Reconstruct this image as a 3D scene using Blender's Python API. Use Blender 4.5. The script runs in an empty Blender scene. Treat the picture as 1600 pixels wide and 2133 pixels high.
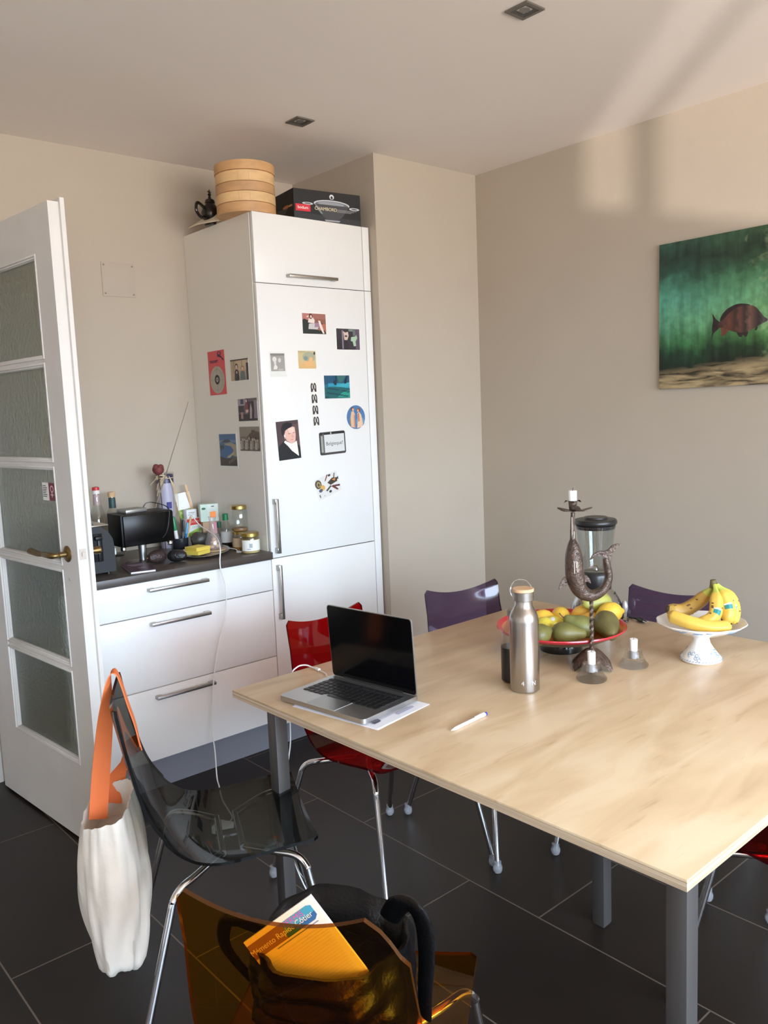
import bpy, bmesh, math, random
from mathutils import Vector, Matrix
random.seed(7)
scene = bpy.context.scene
COL = scene.collection
PI = math.pi
VR = -0.7195            # yaw of things set square to the person sitting at the table

# ------------------------------------------------------------------ materials
def lin(c):
    return tuple(((x/255)/12.92 if x/255 <= .04045 else ((x/255+.055)/1.055)**2.4) for x in c)
_M = {}
def mat(key, rgb, rough=.5, metal=0., spec=.5, trans=0., ior=1.45, coat=0., noise=0., nscale=8., bump=0., bscale=60., stretch=(1, 1, 1)):
    if key in _M: return _M[key]
    m = bpy.data.materials.new(key); m.use_nodes = True
    nt = m.node_tree; b = nt.nodes['Principled BSDF']
    c = lin(rgb)
    b.inputs['Base Color'].default_value = (*c, 1); b.inputs['Roughness'].default_value = rough
    b.inputs['Metallic'].default_value = metal; b.inputs['Specular IOR Level'].default_value = spec
    b.inputs['Transmission Weight'].default_value = trans; b.inputs['IOR'].default_value = ior
    b.inputs['Coat Weight'].default_value = coat
    if noise or bump:
        tc = nt.nodes.new('ShaderNodeTexCoord'); mp = nt.nodes.new('ShaderNodeMapping')
        mp.inputs['Scale'].default_value = stretch
        nt.links.new(tc.outputs['Object'], mp.inputs['Vector'])
    if noise:
        n = nt.nodes.new('ShaderNodeTexNoise'); n.inputs['Scale'].default_value = nscale; n.inputs['Detail'].default_value = 5
        nt.links.new(mp.outputs[0], n.inputs['Vector'])
        r = nt.nodes.new('ShaderNodeValToRGB')
        r.color_ramp.elements[0].position = .3; r.color_ramp.elements[1].position = .7
        r.color_ramp.elements[0].color = (*[x*(1-noise) for x in c], 1); r.color_ramp.elements[1].color = (*[min(1, x*(1+noise)) for x in c], 1)
        nt.links.new(n.outputs['Fac'], r.inputs[0]); nt.links.new(r.outputs[0], b.inputs['Base Color'])
    if bump:
        n2 = nt.nodes.new('ShaderNodeTexNoise'); n2.inputs['Scale'].default_value = bscale; n2.inputs['Detail'].default_value = 3
        nt.links.new(mp.outputs[0], n2.inputs['Vector'])
        bp = nt.nodes.new('ShaderNodeBump'); bp.inputs['Strength'].default_value = bump; bp.inputs['Distance'].default_value = .01
        nt.links.new(n2.outputs['Fac'], bp.inputs['Height']); nt.links.new(bp.outputs[0], b.inputs['Normal'])
    _M[key] = m
    return m
def clear(key, tint, rough=.03, gloss=1., ior=1.45, body=None, bw=0., tex=None):
    """thin see-through sheet: tinted pass-through under a fresnel gloss"""
    if key in _M: return _M[key]
    m = bpy.data.materials.new(key); m.use_nodes = True
    nt = m.node_tree; nt.nodes.clear()
    o = nt.nodes.new('ShaderNodeOutputMaterial'); t = nt.nodes.new('ShaderNodeBsdfTransparent'); g = nt.nodes.new('ShaderNodeBsdfGlossy')
    f = nt.nodes.new('ShaderNodeLayerWeight'); mx = nt.nodes.new('ShaderNodeMixShader')
    t.inputs[0].default_value = (*tint, 1); g.inputs['Roughness'].default_value = rough; f.inputs[0].default_value = .5
    pw = nt.nodes.new('ShaderNodeMath'); pw.operation = 'POWER'; pw.inputs[1].default_value = 5.; nt.links.new(f.outputs['Facing'], pw.inputs[0])
    mu = nt.nodes.new('ShaderNodeMath'); mu.operation = 'MULTIPLY_ADD'; mu.inputs[1].default_value = .65*min(gloss, 1.2); mu.inputs[2].default_value = .04*gloss; mu.use_clamp = True
    nt.links.new(pw.outputs[0], mu.inputs[0])
    src = t.outputs[0]
    if body:
        d = nt.nodes.new('ShaderNodeBsdfDiffuse'); d.inputs[0].default_value = (*lin(body), 1)
        m2 = nt.nodes.new('ShaderNodeMixShader'); m2.inputs[0].default_value = bw
        nt.links.new(t.outputs[0], m2.inputs[1]); nt.links.new(d.outputs[0], m2.inputs[2]); src = m2.outputs[0]
    nt.links.new(mu.outputs[0], mx.inputs[0]); nt.links.new(src, mx.inputs[1]); nt.links.new(g.outputs[0], mx.inputs[2])
    nt.links.new(mx.outputs[0], o.inputs[0])
    _M[key] = m
    return m
def col(rgb, rough=.45): return mat('print_%d_%d_%d_%d' % (*rgb, int(rough*100)), rgb, rough)

# ------------------------------------------------------------------ mesh builder
def catmull(P, n):
    P = [Vector(p) for p in P]; out = []
    for i in range(len(P)-1):
        a, b, c, d = P[max(i-1, 0)], P[i], P[i+1], P[min(i+2, len(P)-1)]
        for k in range(n):
            t = k/n
            out.append(.5*((2*b)+(c-a)*t+(2*a-5*b+4*c-d)*t*t+(3*b-a-3*c+d)*t**3))
    out.append(P[-1]); return out
class MB:
    def __init__(s): s.v = []; s.f = []; s.m = []
    def add(s, V, F, mi=0, X=None):
        o = len(s.v)
        for p in V:
            p = Vector(p)
            s.v.append(X @ p if X else p)
        for k, f in enumerate(F):
            s.f.append([o+i for i in f]); s.m.append(mi[k] if isinstance(mi, list) else mi)
        return s
    def box(s, c, d, mi=0, bev=0., rot=None, X=None, seg=2):
        bm = bmesh.new(); bmesh.ops.create_cube(bm, size=1)
        bmesh.ops.scale(bm, verts=bm.verts, vec=d)
        if bev: bmesh.ops.bevel(bm, geom=bm.edges[:], offset=bev, segments=seg, affect='EDGES', profile=.5)
        T = Matrix.Translation(c)
        if rot: T = T @ (Matrix.Rotation(rot[2], 4, 'Z') @ Matrix.Rotation(rot[1], 4, 'Y') @ Matrix.Rotation(rot[0], 4, 'X'))
        if X: T = X @ T
        bm.verts.index_update()
        s.add([T @ v.co for v in bm.verts], [[v.index for v in f.verts] for f in bm.faces], mi); bm.free(); return s
    def grid(s, P, mi=0, cu=False, cv=False, flip=False):
        nu, nv = len(P), len(P[0]); V = [p for r in P for p in r]; F = []
        for i in range(nu if cu else nu-1):
            for j in range(nv if cv else nv-1):
                a, b = i*nv+j, i*nv+(j+1) % nv; c, d = ((i+1) % nu)*nv+(j+1) % nv, ((i+1) % nu)*nv+j
                F.append([a, b, c, d])
        return s.add(V, F, mi)
    def lathe(s, prof, c=(0, 0, 0), seg=28, mi=0, X=None, sx=1., sy=1.):
        c = Vector(c); rows = []
        for r, z in prof:
            rows.append([Vector((r*sx*math.cos(2*PI*k/seg), r*sy*math.sin(2*PI*k/seg), z)) for k in range(seg)])
        V = []; F = []; M = []
        for r in rows: V += r
        for i in range(len(rows)-1):
            for k in range(seg):
                F.append([i*seg+k, i*seg+(k+1) % seg, (i+1)*seg+(k+1) % seg, (i+1)*seg+k]); M.append(mi[i] if isinstance(mi, list) else mi)
        if prof[0][0] > 1e-5: F.append(list(range(seg))[::-1]); M.append(mi[0] if isinstance(mi, list) else mi)
        if prof[-1][0] > 1e-5: F.append([(len(rows)-1)*seg+k for k in range(seg)]); M.append(mi[-1] if isinstance(mi, list) else mi)
        T = Matrix.Translation(c)
        if X: T = T @ X
        return s.add(V, F, M, T)
    def tube(s, path, r, seg=10, mi=0, closed=False, n=0, sx=1., up=None):
        if n: path = catmull(path, n)
        path = [Vector(p) for p in path]; N = len(path); R = r if isinstance(r, (list, tuple)) else None
        if R and n:
            R2 = []
            for i in range(len(R)-1): R2 += [R[i]+(R[i+1]-R[i])*k/n for k in range(n)]
            R = R2+[R[-1]]
        prev = None; rows = []
        for i, p in enumerate(path):
            t = (path[(i+1) % N]-path[i-1]) if closed else (path[min(i+1, N-1)]-path[max(i-1, 0)])
            t.normalize()
            if prev is None:
                a = Vector(up) if up else (Vector((0, 0, 1)) if abs(t.z) < .9 else Vector((1, 0, 0)))
            else: a = prev
            x = (a-t*a.dot(t)).normalized(); y = t.cross(x); prev = x
            rr = R[i] if R else r
            rows.append([p+rr*(sx*math.cos(2*PI*k/seg)*x+math.sin(2*PI*k/seg)*y) for k in range(seg)])
        s.grid(rows, mi, cu=closed, cv=True)
        if not closed:
            for r_, fl in ((rows[0], True), (rows[-1], False)):
                s.add(r_, [list(range(seg))[::-1] if fl else list(range(seg))], mi)
        return s
    def ball(s, c, r, mi=0, seg=16, rows=10, X=None):
        if not isinstance(r, (tuple, list)): r = (r, r, r)
        P = []
        prof = [(math.sin(PI*i/rows), -math.cos(PI*i/rows)) for i in range(rows+1)]
        T = (X or Matrix.Identity(4)) @ Matrix.Diagonal((*r, 1))
        return s.lathe([(max(a, 1e-6), b) for a, b in prof], c, seg, mi, T)
    def prism(s, pts, z0, z1, mi=0, X=None):
        n = len(pts)
        V = [(x, y, z0) for x, y in pts]+[(x, y, z1) for x, y in pts]
        F = [list(range(n))[::-1], list(range(n, 2*n))]+[[i, (i+1) % n, n+(i+1) % n, n+i] for i in range(n)]
        return s.add(V, F, mi, X)
    def ribbon(s, path, w, t, up, mi=0, n=0):
        """flat strap: width direction given per path point or constant"""
        if n:
            P = catmull(path, n)
            U = catmull(up, n) if isinstance(up[0], (tuple, list)) else [Vector(up)]*len(P)
        else: P = [Vector(p) for p in path]; U = [Vector(up)]*len(P)
        rows = []
        for i, p in enumerate(P):
            tg = (P[min(i+1, len(P)-1)]-P[max(i-1, 0)]).normalized()
            u = (U[i]-tg*U[i].dot(tg)).normalized(); q = tg.cross(u)
            rows.append([p+u*w/2+q*t/2, p-u*w/2+q*t/2, p-u*w/2-q*t/2, p+u*w/2-q*t/2])
        s.grid(rows, mi, cv=True); s.add(rows[0], [[0, 1, 2, 3]], mi); s.add(rows[-1], [[3, 2, 1, 0]], mi); return s
    def build(s, name, mats, parent=None, smooth=True, angle=38, fixn=True):
        if not isinstance(mats, (list, tuple)): mats = [mats]
        me = bpy.data.meshes.new(name); me.from_pydata([tuple(v) for v in s.v], [], s.f)
        for m in mats: me.materials.append(m)
        for p, k in zip(me.polygons, s.m): p.material_index = k
        if fixn:
            bm = bmesh.new(); bm.from_mesh(me); bmesh.ops.recalc_face_normals(bm, faces=bm.faces[:]); bm.to_mesh(me); bm.free()
        me.update()
        if smooth:
            me.shade_smooth(); me.set_sharp_from_angle(angle=math.radians(angle))
        o = bpy.data.objects.new(name, me); COL.objects.link(o)
        if parent: o.parent = parent
        return o
def thing(name, label, cat, loc=(0, 0, 0), rz=0., group=None, rot=None):
    o = bpy.data.objects.new(name, None); COL.objects.link(o); o.empty_display_size = .05
    o.location = loc; o.rotation_euler = rot or (0, 0, rz); o['label'] = label; o['category'] = cat
    if group: o['group'] = group
    return o
def tag(o, label, cat, group=None, loc=None, rz=None, rot=None):
    o['label'] = label; o['category'] = cat
    if group: o['group'] = group
    if loc: o.location = loc
    if rz is not None: o.rotation_euler = (0, 0, rz)
    if rot: o.rotation_euler = rot
    return o
def struct(o): o['kind'] = 'structure'; return o
def text2d(body, size):
    cu = bpy.data.curves.new('t', 'FONT'); cu.body = body; cu.size = size; cu.align_x = 'CENTER'; cu.align_y = 'CENTER'; cu.resolution_u = 3
    ob = bpy.data.objects.new('t', cu); COL.objects.link(ob)
    dg = bpy.context.evaluated_depsgraph_get(); me = ob.evaluated_get(dg).to_mesh()
    V = [v.co.copy() for v in me.vertices]; F = [list(p.vertices) for p in me.polygons]
    ob.evaluated_get(dg).to_mesh_clear(); bpy.data.objects.remove(ob); bpy.data.curves.remove(cu)
    return V, F
def ell(cx, cy, rx, ry, n=20, a0=0., a1=2*PI): return [(cx+rx*math.cos(a0+(a1-a0)*k/n), cy+ry*math.sin(a0+(a1-a0)*k/n)) for k in range(n+(0 if a1-a0 > 6.2 else 1))]
def card(name, w, h, shapes, t=.0008, base=(240, 238, 230), parent=None, outline=None, rough=.4):
    """a printed sheet: local x right, local y up, front faces +z; shapes are (rgb, uv polygon) or (rgb, text, u, v, size, angle)"""
    mb = MB(); mats = [col(base, rough)]; idx = {base: 0}
    X = Matrix.Diagonal((w, h, 1, 1)) @ Matrix.Translation((-.5, -.5, 0))
    def S(p): return (w*(p[0]-.5), h*(p[1]-.5))
    mb.prism([S(p) for p in (outline or [(0, 0), (1, 0), (1, 1), (0, 1)])], 0, t, 0)
    z = t
    for sh in shapes:
        rgb = sh[0]; z += .00013
        if rgb not in idx: idx[rgb] = len(mats); mats.append(col(rgb, rough))
        if isinstance(sh[1], str):
            V, F = text2d(sh[1], sh[4]); x, y = S((sh[2], sh[3]))
            T = Matrix.Translation((x, y, z)) @ Matrix.Rotation(sh[5] if len(sh) > 5 else 0., 4, 'Z')
            mb.add(V, F, idx[rgb], T)
        else:
            pts = [S(p) for p in sh[1]]
            mb.add([(x, y, z) for x, y in pts], [list(range(len(pts)))], idx[rgb])
    return mb.build(name, mats, parent, smooth=False, fixn=False)
def frame_mat(origin, right, up):
    r = Vector(right).normalized(); u = Vector(up).normalized(); n = r.cross(u)
    M = Matrix((r, u, n)).transposed().to_4x4(); M.translation = origin; return M

# ------------------------------------------------------------------ camera
cd = bpy.data.cameras.new('camera'); cam = bpy.data.objects.new('camera', cd); COL.objects.link(cam); scene.camera = cam
cd.sensor_fit = 'HORIZONTAL'; cd.sensor_width = 36; cd.lens = 1729.6*36/1600; cd.clip_start = .02
Rm = Matrix(((0.7515001, -0.65850286, -0.04026882), (0.11128077, 0.06635979, 0.99157096), (-0.65028009, -0.74964682, 0.1231481))).transposed().to_4x4()
Rm.translation = (-1.97380056, -3.0403757, 1.50425686); cam.matrix_world = Rm

# ------------------------------------------------------------------ shared materials
white_lac = mat('white_lacquer', (230, 229, 225), .24, coat=.15)
white_side = mat('white_board', (226, 220, 208), .5)
gapm = mat('dark_gap', (70, 66, 60), .8)
steel = mat('brushed_steel', (168, 163, 156), .3, 1., noise=.12, nscale=5, stretch=(1, 1, 60))
chrome = mat('chrome', (225, 225, 228), .06, 1.)
alu = mat('aluminium', (180, 181, 180), .38, 1.)
blackp = mat('black_plastic', (20, 20, 22), .35)
blackg = mat('black_gloss', (10, 10, 11), .08, coat=.3)
paperw = mat('white_paper', (240, 241, 245), .7)
brass = mat('brass', (128, 104, 64), .4, 1.)
doorw = mat('door_paint', (214, 209, 202), .4, noise=.04, nscale=6)
glass_thin = clear('clear_glass', (.90, .92, .91), .02, 1.6)
glass_pl = clear('clear_plastic', (.88, .87, .86), .1, 1.2, body=(225, 220, 215), bw=.12)
wood_l = mat('light_wood', (214, 170, 120), .5, noise=.12, nscale=10, stretch=(1, 1, 8))
gold = mat('gold_lid', (190, 165, 95), .28, 1.)
label_w = mat('label_white', (228, 228, 220), .6)

# ------------------------------------------------------------------ setting
def node_floor():
    m = bpy.data.materials.new('slate_tiles'); m.use_nodes = True; nt = m.node_tree; b = nt.nodes['Principled BSDF']
    N = lambda t: nt.nodes.new(t); L = nt.links.new
    tc = N('ShaderNodeTexCoord'); sp = N('ShaderNodeSeparateXYZ'); L(tc.outputs['Object'], sp.inputs[0])
    def mth(op, a, b_=None):
        n = N('ShaderNodeMath'); n.operation = op
        for i, v in ((0, a), (1, b_)):
            if v is None: continue
            if isinstance(v, (int, float)): n.inputs[i].default_value = v
            else: L(v, n.inputs[i])
        return n.outputs[0]
    u = mth('DIVIDE', mth('ADD', sp.outputs[0], .174), .411); k = mth('FLOOR', u); fx = mth('FRACT', u)
    w = mth('DIVIDE', mth('ADD', mth('ADD', sp.outputs[1], 1.587), mth('MULTIPLY', k, .278)), .808); fy = mth('FRACT', w); ky = mth('FLOOR', w)
    ex = mth('MULTIPLY', mth('MINIMUM', fx, mth('SUBTRACT', 1, fx)), .411); ey = mth('MULTIPLY', mth('MINIMUM', fy, mth('SUBTRACT', 1, fy)), .808)
    e = mth('MINIMUM', ex, ey)
    g = N('ShaderNodeMapRange'); g.inputs[1].default_value = .0016; g.inputs[2].default_value = .0028; L(e, g.inputs[0])
    cx = N('ShaderNodeCombineXYZ'); L(k, cx.inputs[0]); L(ky, cx.inputs[1]); wn = N('ShaderNodeTexWhiteNoise'); L(cx.outputs[0], wn.inputs['Vector'])
    ns = N('ShaderNodeTexNoise'); ns.inputs['Scale'].default_value = 3.5; ns.inputs['Detail'].default_value = 7; L(tc.outputs['Object'], ns.inputs['Vector'])
    f = mth('ADD', mth('MULTIPLY', wn.outputs[0], .35), mth('MULTIPLY', ns.outputs[0], .65))
    r = N('ShaderNodeValToRGB'); r.color_ramp.elements[0].color = (*lin((24, 19, 15)), 1); r.color_ramp.elements[1].color = (*lin((35, 28, 23)), 1)
    r.color_ramp.elements[0].position = .25; r.color_ramp.elements[1].position = .75; L(f, r.inputs[0])
    mx = N('ShaderNodeMix'); mx.data_type = 'RGBA'; mx.inputs['A'].default_value = (*lin((92, 80, 70)), 1); L(g.outputs[0], mx.inputs['Factor']); L(r.outputs[0], mx.inputs['B'])
    L(mx.outputs['Result'], b.inputs['Base Color']); b.inputs['Roughness'].default_value = .4; b.inputs['Specular IOR Level'].default_value = .22
    bp = N('ShaderNodeBump'); bp.inputs['Strength'].default_value = .25; bp.inputs['Distance'].default_value = .002; L(g.outputs[0], bp.inputs['Height']); L(bp.outputs[0], b.inputs['Normal'])
    return m
wall_m = mat('wall_paint', (176, 163, 145), .85, noise=.025, nscale=2.2, bump=.05, bscale=220)
ceil_m = mat('ceiling_paint', (238, 229, 220), .9, noise=.02, nscale=1.5)
X0, X1, Y0, YB, H = -5.0, 1.333, -6.05, .596, 2.67
fl = MB().box(((X0+X1)/2, (Y0+YB)/2-.0, -.05), (X1-X0+.3, YB-Y0+.3, .1)).build('floor', node_floor(), smooth=False); struct(fl)
struct(MB().box(((X0+X1)/2, (Y0+YB)/2, H+.05), (X1-X0+.3, YB-Y0+.3, .1)).build('ceiling', ceil_m, smooth=False))
struct(MB().box((X1+.05, (Y0+YB)/2, H/2), (.1, YB-Y0+.2, H)).build('wall_right', wall_m, smooth=False))
struct(MB().box((X0-.05, (Y0+YB)/2, H/2), (.1, YB-Y0+.2, H)).build('wall_left', mat('wall_bounce_white', (240, 234, 226), .85), smooth=False))  # out of view; white chosen to bounce more fill light into the room
DX0, DX1, DH = -1.93, -1.045, 2.23
wb = MB()
wb.box(((DX1+X1)/2, YB+.06, H/2), (X1-DX1, .12, H)); wb.box(((X0+DX0)/2, YB+.06, H/2), (DX0-X0, .12, H)); wb.box(((DX0+DX1)/2, YB+.06, (DH+H)/2), (DX1-DX0, .12, H-DH))
struct(wb.build('wall_back', wall_m, smooth=False))
XK, YK = .645, -.046
struct(MB().box(((XK+X1)/2, (YK+YB)/2, H/2), (X1-XK, YB-YK, H)).build('wall_chimney', wall_m, smooth=False))
WX0, WX1, WZ0, WZ1 = -3.70, 1.2, .85, 2.45
wf = MB()
wf.box(((X0+WX0)/2, Y0-.06, H/2), (WX0-X0, .12, H)); wf.box(((X1+WX1)/2, Y0-.06, H/2), (X1-WX1, .12, H))
wf.box(((WX0+WX1)/2, Y0-.06, WZ0/2), (WX1-WX0, .12, WZ0)); wf.box(((WX0+WX1)/2, Y0-.06, (WZ1+H)/2), (WX1-WX0, .12, H-WZ1))
struct(wf.build('wall_front', mat('wall_bounce_white', (240, 234, 226), .85), smooth=False))  # unseen wall, kept white for extra bounce light
wn = MB()
for x in (WX0+.0, -3.35, WX1-.03): wn.box((x, Y0-.06, (WZ0+WZ1)/2), (.085, .06, WZ1-WZ0))
for z in (WZ0+.03, WZ1-.03): wn.box(((WX0+WX1)/2, Y0-.06, z), (WX1-WX0, .06, .06))
struct(wn.build('window_1', doorw, smooth=False))
# hallway behind the doorway
hall = MB(); hall.box((-1.5, 2.0, H/2), (3.2, .1, H)); hall.box((-3.1, 1.36, H/2), (.1, 1.3, H)); hall.box((.1, 1.36, H/2), (.1, 1.3, H)); hall.box((-1.5, 1.36, H+.05), (3.3, 1.4, .1))
struct(hall.build('wall_hall', mat('hall_paint', (232, 230, 226), .8), smooth=False))
struct(MB().box((-1.5, 1.38, -.048), (3.2, 1.36, .1)).build('floor_hall', mat('hall_wood', (150, 108, 72), .45, noise=.25, nscale=6, stretch=(8, 1, 1)), smooth=False))
tr = MB()
tr.box((DX1+.012, YB+.06, DH/2), (.024, .13, DH)); tr.box((DX0-.012, YB+.06, DH/2), (.024, .13, DH)); tr.box(((DX0+DX1)/2, YB+.06, DH+.012), (DX1-DX0+.048, .13, .024))
struct(tr.build('trim_1', doorw, smooth=False))

# glazed door standing open
dd = Vector((.0842, -.9964, 0)); dn = Vector((-.9964, -.0842, 0))
DW, DTOP = .845, 2.198
door = bpy.data.objects.new('door_1', None); COL.objects.link(door); struct(door)
# local axes: x along the leaf from the hinge, y towards the room side we see, z up
door.matrix_world = frame_mat((-1.035, .522, 0), dd, (0, 0, 1)) @ Matrix.Rotation(0, 4, 'X')
door.matrix_world = Matrix((dd, dn, Vector((0, 0, 1)))).transposed().to_4x4(); door.matrix_world.translation = (-1.035, .522, 0)
mw = Matrix((dd, dn, Vector((0, 0, 1)))).transposed().to_4x4(); mw.translation = (-1.035, .522, 0)
door.location = mw.to_translation(); door.rotation_mode = 'QUATERNION'
PX0, PX1 = .19, .715
rows = [(.302, .646), (.660, 1.004), (1.018, 1.357), (1.370, 1.702), (1.714, 2.052)]
PX0, PX1 = .176, .728
lf = MB()
T_ = .036
def lbox(x0, x1, z0, z1, y0=-T_, y1=0., bev=0.): lf.box(((x0+x1)/2, (y0+y1)/2, (z0+z1)/2), (x1-x0, y1-y0, z1-z0), 0, bev)
lbox(0, PX0, .012, DTOP); lbox(PX1, DW, .012, DTOP); lbox(PX0, PX1, .012, rows[0][0]); lbox(PX0, PX1, rows[-1][1], DTOP)
for i in range(4): lbox(PX0, PX1, rows[i][1], rows[i+1][0], -T_+.004, -.004)
# rebate lip round the leaf
lbox(PX1, DW+.012, .014, DTOP+.012, -T_-.014, -T_); lbox(0, PX0, .014, DTOP+.012, -T_-.014, -T_); lbox(PX0, PX1, rows[-1][1], DTOP+.012, -T_-.014, -T_); lbox(PX0, PX1, .014, rows[0][0], -T_-.014, -T_)
for z0, z1 in rows:                                          # glazing beads, stepped
    for k, (o_, yy) in enumerate(((.0, .003), (.006, -.003), (.011, -.009))):
        o2 = o_+(.007 if k < 2 else .004)
        lbox(PX0+o_, PX0+o2, z0+o_, z1-o_, -T_+.008, yy, .0015); lbox(PX1-o2, PX1-o_, z0+o_, z1-o_, -T_+.008, yy, .0015)
        lbox(PX0+o2, PX1-o2, z0+o_, z0+o2, -T_+.008, yy, .0015); lbox(PX0+o2, PX1-o2, z1-o2, z1-o_, -T_+.008, yy, .0015)
lf.build('door_leaf', doorw, door)
def door_glass():
    m = bpy.data.materials.new('hammered_glass'); m.use_nodes = True; nt = m.node_tree; nt.nodes.clear()
    N = lambda t: nt.nodes.new(t); L = nt.links.new
    o = N('ShaderNodeOutputMaterial'); tc = N('ShaderNodeTexCoord'); ns = N('ShaderNodeTexNoise'); ns.inputs['Scale'].default_value = 65; ns.inputs['Detail'].default_value = 2; L(tc.outputs['Object'], ns.inputs['Vector'])
    bp = N('ShaderNodeBump'); bp.inputs['Strength'].default_value = .9; bp.inputs['Distance'].default_value = .004; L(ns.outputs[0], bp.inputs['Height'])
    p = N('ShaderNodeBsdfPrincipled'); p.inputs['Base Color'].default_value = (*lin((214, 222, 210)), 1); p.inputs['Transmission Weight'].default_value = 1; p.inputs['Roughness'].default_value = .3; p.inputs['IOR'].default_value = 1.2; p.inputs['Specular IOR Level'].default_value = .6
    L(bp.outputs[0], p.inputs['Normal'])
    d = N('ShaderNodeBsdfDiffuse'); d.inputs[0].default_value = (*lin((128, 134, 120)), 1); L(bp.outputs[0], d.inputs['Normal'])
    g = N('ShaderNodeBsdfGlossy'); g.inputs['Roughness'].default_value = .16; L(bp.outputs[0], g.inputs['Normal'])
    m1 = N('ShaderNodeMixShader'); m1.inputs[0].default_value = .34; L(p.outputs[0], m1.inputs[1]); L(d.outputs[0], m1.inputs[2])
    m2 = N('ShaderNodeMixShader'); m2.inputs[0].default_value = .06; L(m1.outputs[0], m2.inputs[1]); L(g.outputs[0], m2.inputs[2]); L(m2.outputs[0], o.inputs[0])
    return m
gm = door_glass()
for z0, z1 in rows:
    MB().box(((PX0+PX1)/2, -.02, (z0+z1)/2), (PX1-PX0-.004, .004, z1-z0-.004)).build('glass_pane', gm, door, smooth=False)
hd = MB()
RX = Matrix.Rotation(-PI/2, 4, 'X')
hd.lathe([(.028, 0), (.028, .003), (.022, .007), (.010, .009), (.009, .03)], (.772, 0, 1.062), 24, 0, RX)
hd.tube([(.772, .028, 1.062), (.772, .046, 1.062), (.755, .052, 1.062), (.70, .052, 1.062)], [.008, .009, .011, .009], 12, n=5)
hd.tube([(.70, .052, 1.062), (.66, .052, 1.060), (.60, .052, 1.064)], [.009, .012, .0135], 12, sx=.8, n=5)
hd.lathe([(.009, 0), (.009, -.03), (.013, -.04), (.014, -.055), (.009, -.06)], (.79, -T_-.014, 1.062), 16, 0, Matrix.Rotation(-PI/2, 4, 'X'))
hd.build('door_handle', brass, door)
MB().box((DW+.0005, -.018, 1.065), (.003, .022, .036), 0).box((DW+.004, -.018, 1.065), (.008, .010, .014)).build('latch_plate', mat('old_metal', (196, 184, 172), .4, .4), door)
MB().lathe([(.006, 0), (.006, .002)], (.772, 0, .975), 12, 0, RX).build('keyhole', mat('keyhole', (205, 200, 190), .3, .6), door)
door.rotation_quaternion = mw.to_quaternion()
# sticker on the door glass
st = card('door_sticker', .10, .062, [((110, 20, 34), [(.5, 0), (1, 0), (1, 1), (.5, 1)]), ((225, 190, 195), ell(.75, .66, .13, .2)), ((110, 20, 34), ell(.75, .66, .08, .13)), ((225, 190, 195), [(.72, .2), (.78, .2), (.78, .5), (.72, .5)]), ((225, 190, 195), [(.64, .3), (.86, .3), (.86, .36), (.64, .36)])]
          + [((95, 95, 110), [(.06, .85-.1*i), (.3+.03*(i*7 % 4), .85-.1*i), (.3+.03*(i*7 % 4), .8-.1*i), (.06, .8-.1*i)]) for i in range(7)], t=.0005)
p0 = mw @ Vector((.634, -.0165, 1.266))
st.matrix_world = frame_mat(p0, dd, (0, 0, 1)) if dd.cross(Vector((0, 0, 1))).dot(dn) > 0 else frame_mat(p0, dd, (0, 0, 1))
# x runs hinge->free edge, which is left->right seen from the room
tag(st, 'small dark red and white sticker on the glass pane of the open door', 'sticker')

# access panel on the back wall
ap = thing('access_panel', 'square painted access panel screwed flat on the beige back wall', 'panel', (-.335, YB, 2.124))
MB().box((0, -.002, 0), (.155, .004, .148), 0, .001).build('cover_plate', mat('panel_paint', (176, 163, 146), .8), ap)
for sx in (-1, 1):
    for sz in (-1, 1):
        MB().lathe([(.004, 0), (.0035, .0015)], (sx*.066, -.004, sz*.062), 10, 0, Matrix.Rotation(PI/2, 4, 'X')).build('screw', mat('screw', (120, 112, 100), .5, .5), ap)

# recessed ceiling spots
def spot(x, y, label):
    t = thing('ceiling_spotlight', label, 'ceiling light', (x, y, H), 0, 'recessed square ceiling spotlights')
    f = MB(); s_, i_ = .0425, .031
    for a, b, c_, d_ in ((-s_, s_, -s_, -i_), (-s_, s_, i_, s_), (-s_, -i_, -i_, i_), (i_, s_, -i_, i_)):
        f.box(((a+b)/2, (c_+d_)/2, -.0025), (b-a, d_-c_, .005))
    f.build('frame', mat('spot_frame', (118, 112, 104), .4, .6), t, smooth=False)
    r = MB(); r.add([(-i_, -i_, -.004), (i_, -i_, -.004), (i_, i_, -.004), (-i_, i_, -.004), (-.018, -.018, -.0008), (.018, -.018, -.0008), (.018, .018, -.0008), (-.018, .018, -.0008)], [[0, 1, 5, 4], [1, 2, 6, 5], [2, 3, 7, 6], [3, 0, 4, 7]]); r.build('reflector', mat('spot_dark', (82, 80, 78), .35, .5), t, smooth=False)
    MB().lathe([(.016, 0), (.016, .0015), (.012, .002)], (0, 0, -.003), 20).build('lamp', mat('spot_lamp', (120, 118, 114), .25, .2), t)
spot(.122, -1.358, 'square recessed ceiling spotlight in the middle of the ceiling, nearer of two')
spot(.126, -.2, 'square recessed ceiling spotlight above the tall white cabinet')

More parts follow.
